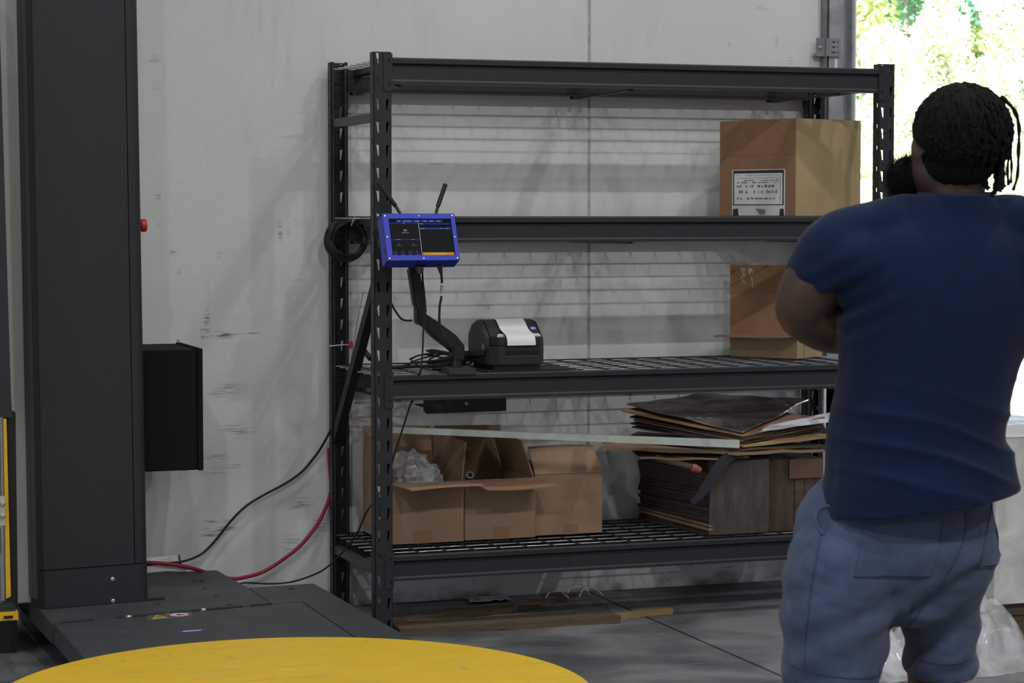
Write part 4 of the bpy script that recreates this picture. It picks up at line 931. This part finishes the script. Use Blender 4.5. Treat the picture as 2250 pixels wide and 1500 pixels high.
o = m.build('wood_chips', M_wood, None, at=(.6, 0, 0)); tag(o, 'scattered wood chips on the floor around the boards', 'debris'); o['kind'] = 'stuff'

# ------------------------------------------------------------------ the man, seen from behind
PX, PY = .363, -3.095
man = thing('person', 'man with short black locs, navy t-shirt and blue shorts, arms folded, back turned', 'person', (PX, PY, 0), -YAW)
ORG[man.name] = Vector((0, 0, 0))     # built in his own frame: x to the right, y away, z up
M_skin = mat('dark_brown_skin', (.075, .040, .027), .5, 0, .12, 14, .06, 120)
M_shirt = mat('navy_cotton_jersey', (.0040, .0115, .043), .95, 0, .08, 20, .12, 500, spec=.25, sheen=.10)
M_short = mat('faded_blue_cotton', (.072, .094, .160), .95, 0, .14, 30, .25, 420, spec=.25, sheen=.12)
M_shortd = mat('dark_blue_stitching', (.045, .06, .12), .9)
M_hair = mat('black_hair', (.006, .0055, .005), .9, 0, .2, 60, .3, 200, spec=.2)
def chain(m, pts, rad, seg=16, k=5, flat=False):
    """closed tapered limb through the points; rad: radius or (side, depth) pairs"""
    P = [Vector(p) for p in pts]; rad = [(r, r) if isinstance(r, (int, float)) else r for r in rad]
    RR = [Vector((a, b, 0)) for a, b in rad]
    Q = catmull(P, k); W = catmull(RR, k); n = len(Q)
    vs = []; fs = []
    def ring(c, t, a, b):
        side = t.cross(Vector((0, 1, 0)))
        if side.length < .25: side = t.cross(Vector((0, 0, 1)))
        side.normalize(); dep = side.cross(t).normalized()
        for i in range(seg):
            an = 2*PI*i/seg; vs.append(c + side*(a*math.cos(an)) + dep*(b*math.sin(an)))
    T = [(Q[min(i+1, n-1)]-Q[max(i-1, 0)]).normalized() for i in range(n)]
    for s in (.35, .75): ring(Q[0]-T[0]*min(W[0].x, W[0].y)*math.cos(math.asin(s))*.8, T[0], W[0].x*s, W[0].y*s)
    for i in range(n): ring(Q[i], T[i], W[i].x, W[i].y)
    for s in (() if flat else (.75, .35)): ring(Q[-1]+T[-1]*min(W[-1].x, W[-1].y)*math.cos(math.asin(s))*.8, T[-1], W[-1].x*s, W[-1].y*s)
    N = len(vs)//seg
    for i in range(N-1):
        for j in range(seg):
            j2 = (j+1) % seg; fs.append((i*seg+j, i*seg+j2, (i+1)*seg+j2, (i+1)*seg+j))
    fs.append(tuple(range(seg-1, -1, -1))); fs.append(tuple((N-1)*seg+j for j in range(seg)))
    m.add(vs, fs)
def fuse(m, name, mm, voxel, smooth_it, parent, disp=None):
    """one continuous skin over the overlapping volumes"""
    me = bpy.data.meshes.new(name); me.from_pydata(m.v, [], m.f); me.update()
    bm = bmesh.new(); bm.from_mesh(me); bmesh.ops.recalc_face_normals(bm, faces=bm.faces); bm.to_mesh(me); bm.free()
    o = bpy.data.objects.new(name, me); C.objects.link(o)
    r = o.modifiers.new('r', 'REMESH'); r.mode = 'VOXEL'; r.voxel_size = voxel
    s = o.modifiers.new('s', 'SMOOTH'); s.factor = .5; s.iterations = smooth_it
    dg = bpy.context.evaluated_depsgraph_get(); me2 = bpy.data.meshes.new_from_object(o.evaluated_get(dg))
    bpy.data.objects.remove(o)
    if disp:
        ns = [v.normal.copy() for v in me2.vertices]
        for v, n in zip(me2.vertices, ns): v.co += n*disp(v.co, n)
    me2.name = name; me2.materials.clear(); me2.materials.append(mm)
    for p in me2.polygons: p.use_smooth = True
    o = bpy.data.objects.new(name, me2); C.objects.link(o); o.parent = parent; ORG[o.name] = Vector((0, 0, 0))
    return o
BETA = R(24)
# head centre and facing
hc = Vector((.052, .0, 1.585)); FA = R(62)                     # head turned to his left
hf = Vector((-math.sin(FA), math.cos(FA), 0)); hs_ = Vector((math.cos(FA), math.sin(FA), 0))
def hp_(f, s, z): return hc + hf*f + hs_*s + Vector((0, 0, z))
HM = Matrix(((hs_.x, hf.x, 0, 0), (hs_.y, hf.y, 0, 0), (0, 0, 1, 0), (0, 0, 0, 1)))
body = MB()
def hell(f, s, z, rs, rf, rz): body.ell((0, 0, 0), (rs, rf, rz), 20, 14, Matrix.Translation(hp_(f, s, z)) @ HM)
hell(-.010, 0, .025, .076, .096, .092)       # skull
hell(.040, 0, -.055, .060, .066, .064)       # jaw
hell(.050, 0, -.010, .062, .055, .060)       # cheeks
hell(.094, 0, -.030, .013, .018, .020)       # nose tip
chain(body, [hp_(.088, 0, .012), hp_(.098, 0, -.025)], [.007, .010], 10)
hell(.086, 0, -.062, .022, .012, .007); hell(.084, 0, -.074, .020, .012, .008)   # lips
hell(.080, 0, -.100, .022, .018, .016)       # chin
for s in (-1, 1):
    hell(.078, s*.032, .024, .024, .014, .008)                # brow
    hell(-.004, s*.080, -.012, .008, .018, .028)              # ear
    hell(.060, s*.040, -.020, .022, .026, .020)               # cheek
chain(body, [(.04, .012, 1.40), (.046, .01, 1.47), hp_(0, 0, -.06)], [.070, .062, .060])
chain(body, [(-.05, 0, .86), (-.03, 0, 1.05), (-.005, 0, 1.22), (.02, .0, 1.36), (.035, .01, 1.43)], [(.175, .13), (.17, .13), (.185, .13), (.15, .10), (.07, .06)], 20)
# left arm: shoulder, elbow, forearm folded across the chest
LS, LE, LWr = Vector((-.195, .0, 1.365)), Vector((-.281, .02, 1.233)), Vector((-.06, .19, 1.150))
chain(body, [LS, LS.lerp(LE, .5)+Vector((-.012, -.008, 0)), LE], [.072, .070, .060])
chain(body, [LE, LE.lerp(LWr, .3)+Vector((0, -.004, -.010)), LE.lerp(LWr, .7), LWr], [.058, .060, .045, .033])
RS, RE, RWr = Vector((.265, -.04, 1.365)), Vector((.335, .06, 1.175)), Vector((-.10, .18, 1.235))
chain(body, [RS, RS.lerp(RE, .5), RE], [.072, .068, .058])
chain(body, [RE, Vector((.20, .17, 1.19)), Vector((.02, .205, 1.225)), RWr], [.056, .055, .040, .032])
def hand(wr, dr, side, nrm_, curl):
    """palm, four unequal bent fingers and a thumb from the side of the palm"""
    dr = dr.normalized(); side = side.normalized()
    palm = wr + dr*.055
    chain(body, [wr, wr+dr*.03, wr+dr*.085], [(.028, .022), (.040, .020), (.040, .016)], 14)
    for k, L in enumerate((.066, .076, .071, .056)):
        b = wr + dr*.085 + side*(.030-.020*k); c1 = b + dr*L*.5 + nrm_*curl*.010; c2 = b + dr*L*.85 + nrm_*curl*.034; c3 = b + dr*L*.95 + nrm_*curl*.052
        chain(body, [b-dr*.03, b, c1, c2, c3], [.0095, .0095, .009, .0085, .007], 10, 3)
    b = wr + dr*.03 + side*.034
    chain(body, [b-side*.012, b+side*.018+dr*.022, b+side*.022+dr*.050+nrm_*curl*.010], [.013, .0115, .0095], 10, 3)
hand(RWr, Vector((-1, -.35, -.10)), Vector((.1, -.1, 1)), Vector((.25, -1, -.1)), .9)     # right hand tucked over the left arm
hand(LWr, Vector((1, .10, .05)), Vector((0, .1, 1)), Vector((0, -1, 0)), .6)
# legs and feet
LH, RHp = Vector((-.145, .01, .82)), Vector((.035, .065, .82))
LK, RK = Vector((-.235, -.01, .455)), Vector((.030, .115, .46))
LA, RA = Vector((-.250, -.03, .09)), Vector((.045, .10, .09))
chain(body, [LH, LH.lerp(LK, .5), LK, LK.lerp(LA, .35)+Vector((0, -.02, 0)), LA], [.080, .084, .064, .060, .036])
chain(body, [RHp, RHp.lerp(RK, .5), RK, RK.lerp(RA, .35)+Vector((0, -.02, 0)), RA], [.085, .074, .060, .057, .036])
fdir = Vector((-math.sin(BETA), math.cos(BETA), 0))
for a in (LA, RA): chain(body, [a+Vector((0, 0, -.02)), a+fdir*.05+Vector((0, 0, -.045)), a+fdir*.15+Vector((0, 0, -.06))], [.036, .036, .028])
fuse(body, 'body', M_skin, .0075, 4, man)
for s in (-1, 1):
    e_ = hp_(.076, s*.032, .006); MB().ell(e_, (.0125, .0125, .0125), 12, 8).build('eye', mat('eye_white', (.6, .58, .55), .2), man, smooth=True, local=True)
for a, nm in ((LA, 'shoe'), (RA, 'shoe')):
    m = MB(); chain(m, [a+fdir*-.035+Vector((0, 0, -.02)), a+fdir*.05+Vector((0, 0, -.035)), a+fdir*.15+Vector((0, 0, -.050)), a+fdir*.20+Vector((0, 0, -.055))], [(.044, .05), (.046, .045), (.048, .033), (.038, .026)])
    m2 = MB(); m2.v = [(x, y, max(z, .018)) for x, y, z in m.v]; m2.f = m.f
    so = fuse(m2, 'shoe', mat('dark_work_shoe', (.03, .028, .026), .6), .008, 3, man)
    sl_ = [(a + fdir*f + Vector((fdir.y, -fdir.x, 0))*s_) for f, s_ in ((-.085, -.025), (-.085, .025), (-.03, .046), (.08, .05), (.18, .048), (.235, .02), (.235, -.02), (.18, -.048), (.08, -.05), (-.03, -.046))]
    MB().prism([(p.x, p.y) for p in sl_], 0, .022, 'z').build('sole', mat('worn_white_sole', (.4, .39, .37), .7), so, local=True)
# t-shirt
sh = MB()
chain(sh, [(-.026, .0, .745), (-.026, .0, .87), (-.034, .0, .955), (-.018, .0, 1.07), (-.002, .0, 1.18), (.020, .0, 1.27), (.038, .005, 1.36), (.044, .008, 1.425), (.046, .010, 1.478)],
      [(.214, .196), (.211, .190), (.192, .168), (.188, .156), (.203, .152), (.229, .146), (.232, .126), (.150, .094), (.084, .080)], 28, 5, True)
sh.ell((-.165, 0, 1.335), (.105, .115, .085)); sh.ell((.235, -.02, 1.335), (.105, .115, .085))
chain(sh, [(-.045, .0, 1.425), (-.13, .0, 1.40), LS+Vector((-.01, 0, .0)), LS.lerp(LE, .42)+Vector((-.002, -.004, 0)), LS.lerp(LE, .60)+Vector((.002, -.004, 0))], [.060, .068, .080, .082, .081], 20, 5, True)
chain(sh, [(.13, .0, 1.425), (.21, -.02, 1.405), RS+Vector((.01, 0, .0)), RS.lerp(RE, .42)+Vector((.010, 0, 0)), RS.lerp(RE, .62)+Vector((.012, 0, 0))], [.060, .066, .080, .083, .084], 20, 5, True)
def shirt_folds(p, n):
    x, y, z = p
    d = 0
    # long soft folds swinging across the lower back from the left armpit to the right hip
    lo = max(0, min(1, (1.13-z)/.12)) * max(0, min(1, (z-.80)/.10))
    ph = (z + .26*x + .10*x*x*4)*88 + 2.6*noise.noise(Vector((x*5, y*4, z*5)))
    d += max(0, -n.y)**.7*lo*(.012*(1-abs(math.sin(ph*.5)))**2-.003)*(.7+.9*noise.noise(Vector((x*4+7, 3, z*6))))
    # bunching at the left armpit and sleeve
    q = Vector((x+.205, 0, z-1.25)); w_ = math.exp(-(q.length/.075)**2)
    d += w_*.0065*math.sin((z*1.0-.55*x)*130)
    d += .0035*noise.noise(Vector((x*7, y*7, z*6))) + .0016*noise.noise(Vector((x*22, y*22, z*16)))
    if z < .815: d += .003
    return d
shirt = fuse(sh, 't_shirt', M_shirt, .0075, 12, man, shirt_folds)
# flatten the cap volumes at hem and cuffs so that the cloth ends cleanly
def bvh_of(o): return BVHTree.FromPolygons([v.co.copy() for v in o.data.vertices], [tuple(p.vertices) for p in o.data.polygons])
def cut(o, pts):
    bm = bmesh.new(); bm.from_mesh(o.data)
    for co, no in pts:
        g = bm.verts[:]+bm.edges[:]+bm.faces[:]
        bmesh.ops.bisect_plane(bm, geom=g, plane_co=co, plane_no=no, clear_outer=True)
        ed = [e for e in bm.edges if len(e.link_faces) == 1]
        if ed: bmesh.ops.holes_fill(bm, edges=ed, sides=0)
    bm.to_mesh(o.data); bm.free()
cut(shirt, [((-.10, 0, .815), Vector((.14, 0, -1)).normalized())])
# collar rib
m = MB(); ring = []
for i in range(33):
    a = 2*PI*i/32; ring.append((.046+.078*math.cos(a), .010+.074*math.sin(a), 1.481+.004*math.sin(a)))
m.tube(ring, .0045, 8, cap=False); m.build('collar', mat('navy_rib', (.0085, .020, .066), .9), shirt, smooth=True, local=True)
# shorts
so = MB()
chain(so, [(-.035, .01, .88), (-.042, .01, .84), (-.056, .02, .78), (-.066, .025, .73), (-.070, .03, .67)], [(.165, .118), (.182, .126), (.218, .150), (.226, .160), (.205, .150)], 28)
chain(so, [(-.150, .005, .745), (-.185, -.010, .68), (-.203, -.015, .58), (-.212, -.015, .47), (-.214, -.015, .44)], [(.112, .128), (.128, .136), (.120, .130), (.108, .122), (.106, .120)], 24)
chain(so, [(.035, .06, .745), (.040, .085, .68), (.040, .10, .58), (.042, .11, .47), (.042, .112, .445)], [(.108, .124), (.106, .122), (.090, .115), (.081, .105), (.080, .104)], 24)
def short_folds(p, n):
    x, y, z = p
    d = .005*noise.noise(Vector((x*9, y*9, z*7))) - .0028*(1-abs(noise.noise(Vector((x*13+3, y*10, z*20)))))**6 + .0018*noise.noise(Vector((x*26, y*20, z*30)))
    lo = max(0, min(1, (.78-z)/.2))
    d += lo*.0042*math.sin((z-.55*x)*70 + 3*noise.noise(Vector((x*6, y*6, z*6))))
    # crease under the seat running from the crotch up to the right hip
    q = z - (.60 + .62*(x+.055)); d -= .010*math.exp(-(q/.022)**2)*(1 if -.06 < x < .16 else 0)
    return d
shorts = fuse(so, 'shorts', M_short, .0075, 4, man, short_folds)
cut(shorts, [((0, 0, .428), Vector((.0, .0, -1)))])
tb_ = bvh_of(shorts)
def on_back(x, z, off=.003):
    h = tb_.ray_cast(Vector((x, -1, z)), Vector((0, 1, 0)))
    if h[0]: return h[0]-Vector((0, off, 0))
    q = tb_.find_nearest(Vector((x, 0, z))); return q[0]+q[1]*off
def lx(px): return (px-2050)/1031
def lz(py): return 1.442-(py-467)/1031
def patch(cor, name, off=.004, n=8):
    c = [(lx(a), lz(b)) for a, b in cor]; m = MB()
    def fn(u, v):
        x = (c[0][0]*(1-u)+c[1][0]*u)*(1-v)+(c[3][0]*(1-u)+c[2][0]*u)*v; z = (c[0][1]*(1-u)+c[1][1]*u)*(1-v)+(c[3][1]*(1-u)+c[2][1]*u)*v
        return on_back(x, z, off)
    m.slab(fn, n, n, (0, .004, 0)); return m.build(name, M_short, shorts, smooth=True, local=True)
def seam(pts, r=.0014, name='seam', m_=None):
    P = [(lx(a), lz(b)) for a, b in pts]; Q = catmull([Vector((a, b, 0)) for a, b in P], 8)
    MB().tube([on_back(q.x, q.y, .0015) for q in Q], r, 6).build(name, m_ or M_shortd, shorts, local=True)
patch([(1888, 1140), (2052, 1128), (2026, 1250), (1858, 1245)], 'back_pocket', .0035)
seam([(1888, 1142), (1872, 1195), (1858, 1245)], .0011); seam([(1858, 1246), (1940, 1252), (2024, 1252)], .0011); seam([(2026, 1250), (2038, 1190), (2050, 1130)], .0011); seam([(1890, 1144), (1975, 1162), (2050, 1134)], .001)
patch([(2176, 1108), (2222, 1100), (2196, 1236), (2140, 1236)], 'back_pocket', .0035)
seam([(2178, 1105), (2160, 1170), (2134, 1236)], .0014); seam([(2134, 1236), (2170, 1242), (2192, 1240)], .0014)
seam([(1796, 1158), (1778, 1230), (1766, 1310), (1760, 1390), (1758, 1452)], .0012)
seam([(2108, 1115), (2104, 1165), (2080, 1215), (2050, 1270), (2010, 1340), (1995, 1375)], .0014)
seam([(1722, 1449), (1800, 1462), (1880, 1470), (1938, 1474)], .0013, 'hem_stitch'); seam([(2008, 1458), (2080, 1466), (2150, 1460)], .0013, 'hem_stitch')
# open hip pocket on the left side
pm_ = [on_back(lx(a), lz(b), .004) for a, b in ((1822, 1104), (1800, 1112), (1789, 1130), (1791, 1150), (1800, 1162))]
MB().tube(pm_, .0035, 8, smooth=5).build('hip_pocket_edge', M_short, shorts, smooth=True, local=True)
MB().slab(lambda u, v: on_back(lx(1793+26*u*(1-.3*v)), lz(1110+46*v), .0012), 6, 6, (0, .003, 0)).build('hip_pocket_lining', M_shortd, shorts, smooth=True, local=True)
# hair: a rough cap of short twists, longer locs hanging on his right
hm = MB()
HC = Vector((.055, -.010, 1.610))
def capf(u, v):
    a = 2*PI*u; fd_ = math.cos(a)*hf.x+math.sin(a)*hf.y; th = PI*(.80-.30*max(0, fd_))*v
    d = Vector((math.sin(th)*math.cos(a), math.sin(th)*math.sin(a), math.cos(th)))
    k = 1 + .03*noise.noise(d*7) + .03*noise.noise(d*19)
    return HC + Vector((-.003+d.x*.101*k, d.y*.113*k, d.z*.104*k))
hm.grid(capf, 80, 36)
def napef(u, v):
    th = PI*v; a = 2*PI*u; d = Vector((math.sin(th)*math.cos(a), math.sin(th)*math.sin(a), -math.cos(th))); k = 1+.05*noise.noise(d*8)
    return Vector((.048+d.x*.078*k, -.030+d.y*.062*k, 1.552+d.z*.058*k))
hm.grid(napef, 40, 20)
cap = hm.build('hair', M_hair, man, smooth=True, local=True)
rnd = random.Random(12); lm = MB()
for k in range(430):
    a = rnd.uniform(0, 2*PI); th = math.acos(1-rnd.random()*1.55)
    d = Vector((math.sin(th)*math.cos(a), math.sin(th)*math.sin(a), math.cos(th)))
    fdot = d.x*hf.x+d.y*hf.y
    if fdot > .62 and d.z < .45: continue
    p = HC + Vector((d.x*.097, d.y*.110, d.z*.101)); L = rnd.uniform(.030, .055)
    r_ = Vector((d.x, d.y, 0)); r_ = r_.normalized() if r_.length > .01 else Vector((1, 0, 0))
    pts = [p]; v = (r_*.6+Vector((0, 0, -.2))+Vector((rnd.uniform(-.5, .5), rnd.uniform(-.5, .5), 0))).normalized(); st_ = L/6
    for i in range(6):
        v = (v + Vector((rnd.uniform(-.35, .35), rnd.uniform(-.35, .35), -.45))).normalized(); q_ = pts[-1]+v*st_
        rel = q_-HC; e = math.sqrt((rel.x/.103)**2+(rel.y/.116)**2+(rel.z/.107)**2)
        q_ = HC + rel/max(e, .001)*(1.0 if e > 1 else max(e, .97))
        q_.z = max(q_.z, 1.497); pts.append(q_)
    rr_ = rnd.uniform(.0042, .0062)
    lm.tube(pts, lambda t, rr_=rr_: rr_*(1+.28*math.sin(t*22))*(1-.3*t), 6)
def hxz(cx_, cy_): return ((1692+cx_/2.28-2050)/1031, 1.442-((132+cy_/2.28)-467)/1031)
for pts_, rr_ in ((((1120, 190), (1185, 260), (1206, 340), (1203, 450), (1196, 580), (1172, 655)), .0050), (((1120, 260), (1165, 340), (1178, 420), (1160, 540), (1163, 630)), .0045), (((1120, 380), (1142, 470), (1140, 560), (1150, 640)), .0045),
                  (((1090, 400), (1112, 490), (1122, 570), (1110, 660)), .0085), (((1090, 430), (1098, 520), (1108, 600), (1092, 672)), .0080), (((1060, 480), (1072, 540), (1052, 600), (1060, 645)), .0070),
                  (((1040, 500), (1050, 560), (1040, 610), (1068, 650)), .0070), (((1110, 380), (1128, 500), (1134, 590), (1125, 650)), .0070), (((1110, 230), (1156, 310), (1172, 390), (1186, 520), (1180, 620)), .0040)):
    y_ = rnd.uniform(-.045, -.005); P_ = [Vector((hxz(*q)[0], y_-.006*i, hxz(*q)[1])) for i, q in enumerate(pts_)]
    lm.tube(P_, lambda t, rr_=rr_: rr_*(1+.22*math.sin(t*34))*(1-.3*t), 6, smooth=6)
lo_ = lm.build('hanging_locs', M_hair, cap, smooth=True, local=True); lo_['kind'] = 'stuff'
# beard
bm_ = MB()
bc = hp_(.112, 0, -.070)
def bf(u, v):
    th = PI*v; a = 2*PI*u; d = Vector((math.sin(th)*math.cos(a), math.sin(th)*math.sin(a), -math.cos(th)))
    k = 1+.10*noise.noise(d*5)+.08*noise.noise(d*15)
    return bc + hs_*(d.x*.043*k) + hf*(d.y*.040*k) + Vector((0, 0, d.z*.045*k))
bm_.grid(bf, 36, 18)
bd_ = bm_.build('beard', M_hair, man, smooth=True, local=True)
fz = MB()
for k in range(2600):
    d = Vector((rnd.gauss(0, 1), rnd.gauss(0, 1), rnd.gauss(-.2, 1))).normalized()
    if d.y < -.25: continue
    p = bc + hs_*(d.x*.042) + hf*(d.y*.039) + Vector((0, 0, d.z*.044)); o_ = (hs_*d.x+hf*d.y+Vector((0, 0, d.z)))
    q_ = p + o_*rnd.uniform(.008, .032)*(.5+rnd.random()*.5) + Vector((rnd.uniform(-.006, .006), rnd.uniform(-.006, .006), rnd.uniform(-.008, .004)))
    s1 = o_.orthogonal().normalized()*.0007; s2 = o_.cross(s1).normalized()*.0007
    fz.add([p+s1, p-s1*.5+s2, p-s1*.5-s2, q_], [(0, 1, 3), (1, 2, 3), (2, 0, 3), (0, 2, 1)])
f_ = fz.build('beard_strands', M_hair, bd_, local=True); f_['kind'] = 'stuff'

# ------------------------------------------------------------------ film wrapped load and loose film by the doorway
pl = thing('wrapped_pallet', 'pallet load wrapped in milky stretch film standing on the floor right of the man', 'pallet', (2.46, -.44, 0))
x0, x1, y0, y1 = 1.93, 3.0, -.78, -.10
for x in (x0+.05, (x0+x1)/2-.05, x1-.15):
    MB().box((x, y0+.02, 0), (x+.10, y1-.02, .09)).build('stringer', M_wood, pl)
for k in range(6):
    y = y0+.01+(y1-y0-.12)*k/5; MB().box((x0, y, .09), (x1, y+.10, .11)).build('deck_board', M_wood, pl)
MB().box((x0+.02, y0+.02, .11), (x1-.02, y1-.02, .15)).build('cardboard_tray', M_cardd, pl)
MB().box((x0+.03, y0+.03, .15), (x1-.03, y1-.03, .68)).build('load', mat('pale_grey_goods', (.55, .55, .52), .8, 0, .15, 5), pl)
def wrapf(u, v):
    a = u*4; k = int(min(a, 3.999)); f = a-k
    cs = [(x0, y0), (x1, y0), (x1, y1), (x0, y1), (x0, y0)]
    x = cs[k][0]+(cs[k+1][0]-cs[k][0])*f; y = cs[k][1]+(cs[k+1][1]-cs[k][1])*f
    n = .018*noise.noise(Vector((x*6, y*6, v*5)))+.010*abs(noise.noise(Vector((x*14, y*14, v*9))))
    cx_, cy_ = (x0+x1)/2, (y0+y1)/2
    return Vector((x+(x-cx_)*.06*n*10, y+(y-cy_)*.06*n*10, .13+.60*v+.02*noise.noise(Vector((x*3, y*3, 2)))*v))
wm = MB(); wm.grid(wrapf, 120, 24); wm.build('stretch_film', M_filmd, pl, smooth=True)
tm = MB(); tm.grid(lambda u, v: Vector((x0-.005+(x1-x0+.01)*u, y0-.005+(y1-y0+.01)*v, .70+.03*noise.noise(Vector((u*5, v*5, 1))))), 30, 30); tm.build('top_film', M_filmd, pl, smooth=True)
def heap(name, c, r, h, seed, label):
    m = MB()
    def fn(u, v):
        a = 2*PI*u; x = c[0]+r[0]*v*math.cos(a); y = c[1]+r[1]*v*math.sin(a)
        k = (1-v*v)
        z = h*k*(.7+.7*noise.noise(Vector((x*5, y*5, seed)))+.8*abs(noise.noise(Vector((x*11, y*11, seed))))) + .012*abs(noise.noise(Vector((x*24, y*24, seed))))
        return Vector((x, y, max(.002, z)))
    m.grid(fn, 80, 30); return tag(m.build(name, M_film, None, smooth=True, at=(c[0], c[1], 0)), label, 'plastic film')
heap('loose_film', (1.62, -1.02), (.30, .24), .20, 4, 'heap of shiny crumpled clear film on the floor beside the wrapped load')
heap('loose_film', (1.30, -.98), (.20, .26), .17, 9, 'crumpled clear film on the floor seen between the legs of the man')

# ------------------------------------------------------------------ trees beyond the doorway
M_bark = mat('grey_brown_bark', (.22, .20, .18), .9, 0, .3, 8, .3, 20)
M_lf = [mat('mid_green_leaves', (.22, .38, .15), .6, 0, .35, 1.5), mat('yellow_green_leaves', (.42, .52, .22), .6, 0, .3, 1.5), mat('pale_yellow_green_needles', (.62, .66, .48), .7, 0, .22, 1.8), mat('deep_green_leaves', (.10, .26, .15), .6, 0, .35, 1.5)]
for m_ in M_lf:      # thin leaves let light through
    nt = m_.node_tree; b_ = nt.nodes['Principled BSDF']; src = b_.inputs['Base Color'].links[0].from_socket; out_ = [n for n in nt.nodes if n.type == 'OUTPUT_MATERIAL'][0]
    tl = nt.nodes.new('ShaderNodeBsdfTranslucent'); nt.links.new(src, tl.inputs[0]); mx = nt.nodes.new('ShaderNodeMixShader'); mx.inputs[0].default_value = .4
    nt.links.new(b_.outputs[0], mx.inputs[1]); nt.links.new(tl.outputs[0], mx.inputs[2]); nt.links.new(mx.outputs[0], out_.inputs[0])
def leaf_tree(name, x, y, h, crown, mm, n, ls, seed, label, conifer=False):
    rnd = random.Random(seed); root = thing(name, label, 'tree', (x, y, -.04), group=None)
    bz = h*.12
    MB().tube([(x, y, -.04), (x+.05, y, h*.5), (x, y+.05, h*.93)], lambda t: (.16 if not conifer else .10)*(1-.85*t)*h/7+.01, 8, smooth=4).build('trunk', M_bark, root, smooth=True)
    clumps = []
    if conifer:
        for k in range(46):
            t = rnd.random()**.8; z = bz + (h-bz)*t; rr = crown*(1-t)*(.75+.4*rnd.random())+.08; a = rnd.uniform(0, 2*PI)
            clumps.append((x+rr*.7*math.cos(a), y+rr*.7*math.sin(a), z, .22*crown+.10))
        clumps.append((x, y, h, .10))
    else:
        for k in range(75):
            a = rnd.uniform(0, 2*PI); t = rnd.uniform(-1, 1); rr = crown*math.sqrt(max(0, 1-t*t))*rnd.uniform(.5, 1)
            clumps.append((x+rr*math.cos(a), y+rr*math.sin(a), h*.56+h*.40*t, crown*rnd.uniform(.18, .34)))
        bmk = MB()
        for k in range(7):
            c = clumps[k*3]; z0 = h*(.2+.07*k); bmk.tube([(x, y, z0), ((x+c[0])/2, (y+c[1])/2, z0+.4*(c[2]-z0)+.1), c[:3]], lambda t: .05*(1-.8*t), 6)
        bmk.build('branches', M_bark, root, smooth=True)
    vs = []; fs = []
    for k in range(n):
        c = rnd.choice(clumps); d = Vector((rnd.gauss(0, 1), rnd.gauss(0, 1), rnd.gauss(0, 1)))
        d = d.normalized()*(rnd.random()**.45)*c[3]; p = Vector(c[:3])+d
        nn = (d.normalized()*.6+Vector((rnd.uniform(-1, 1), rnd.uniform(-1, 1), rnd.uniform(-.2, 1)))).normalized()
        u_ = nn.orthogonal().normalized(); u_ = (Matrix.Rotation(rnd.uniform(0, 2*PI), 3, nn) @ u_); v_ = nn.cross(u_); s = ls*rnd.uniform(.6, 1.25)
        i = len(vs); vs += [p-u_*s, p+v_*s*.45+nn*s*.12, p+u_*s, p-v_*s*.45+nn*s*.12]; fs.append((i, i+1, i+2, i+3))
    f = MB().add(vs, fs); me = bpy.data.meshes.new('foliage'); o0 = Vector((x, y, -.04)); me.from_pydata([tuple(Vector(v)-o0) for v in f.v], [], f.f); me.update(); me.materials.append(mm)
    o = bpy.data.objects.new('foliage', me); C.objects.link(o); o.parent = root; o['kind'] = 'stuff'
def tpos(px, dist):
    d = FW + RT*((px-1125)/FPX); p = CAM + d*dist; return p.x, p.y
for args in (
    ('conifer', 2058, 25.5, 3.95, .72, 2, 15000, .036, 1, 'pale sunlit conifer with pointed top beyond the doorway, behind the man\'s head', True),
    ('conifer', 2192, 24.0, 3.6, .68, 2, 14000, .036, 2, 'pale sunlit conifer beyond the doorway, above and right of the man\'s head', True),
    ('conifer', 1940, 24.5, 3.3, .68, 2, 13000, .036, 3, 'low pale sunlit bushy conifer beyond the doorway, next to the door track', True),
    ('broadleaf_tree', 1985, 30.0, 7.4, 1.5, 1, 26000, .062, 4, 'yellow green broadleaf tree beyond the doorway, nearest the door track', False),
    ('broadleaf_tree', 2135, 33.0, 8.2, 1.6, 0, 26000, .066, 5, 'mid green broadleaf tree standing behind the pale conifers', False),
    ('broadleaf_tree', 2262, 29.0, 7.6, 1.5, 3, 26000, .062, 6, 'deep green broadleaf tree at the right edge of the doorway view', False),
    ('broadleaf_tree', 2060, 40.0, 10.5, 2.8, 1, 22000, .10, 7, 'tall yellow green tree farthest back in the doorway view', False),
    ('broadleaf_tree', 2420, 36.0, 9.5, 2.4, 0, 9000, .14, 8, 'broad green tree outside, farthest right beyond the doorway', False),
    ('broadleaf_tree', 1790, 36.0, 9.0, 2.3, 3, 9000, .14, 9, 'dark green tree outside, hidden behind the wall left of the door track', False),
    ('conifer', 2330, 22.5, 3.2, .8, 2, 6000, .055, 10, 'small pale conifer outside, just beyond the right edge of the photo', True)):
    nm, px_, ds, h_, cr, mi, n_, ls_, sd, lab, con = args
    x_, y_ = tpos(px_, ds); leaf_tree(nm, x_, y_, h_, cr, M_lf[mi], n_, ls_, sd, lab, con)
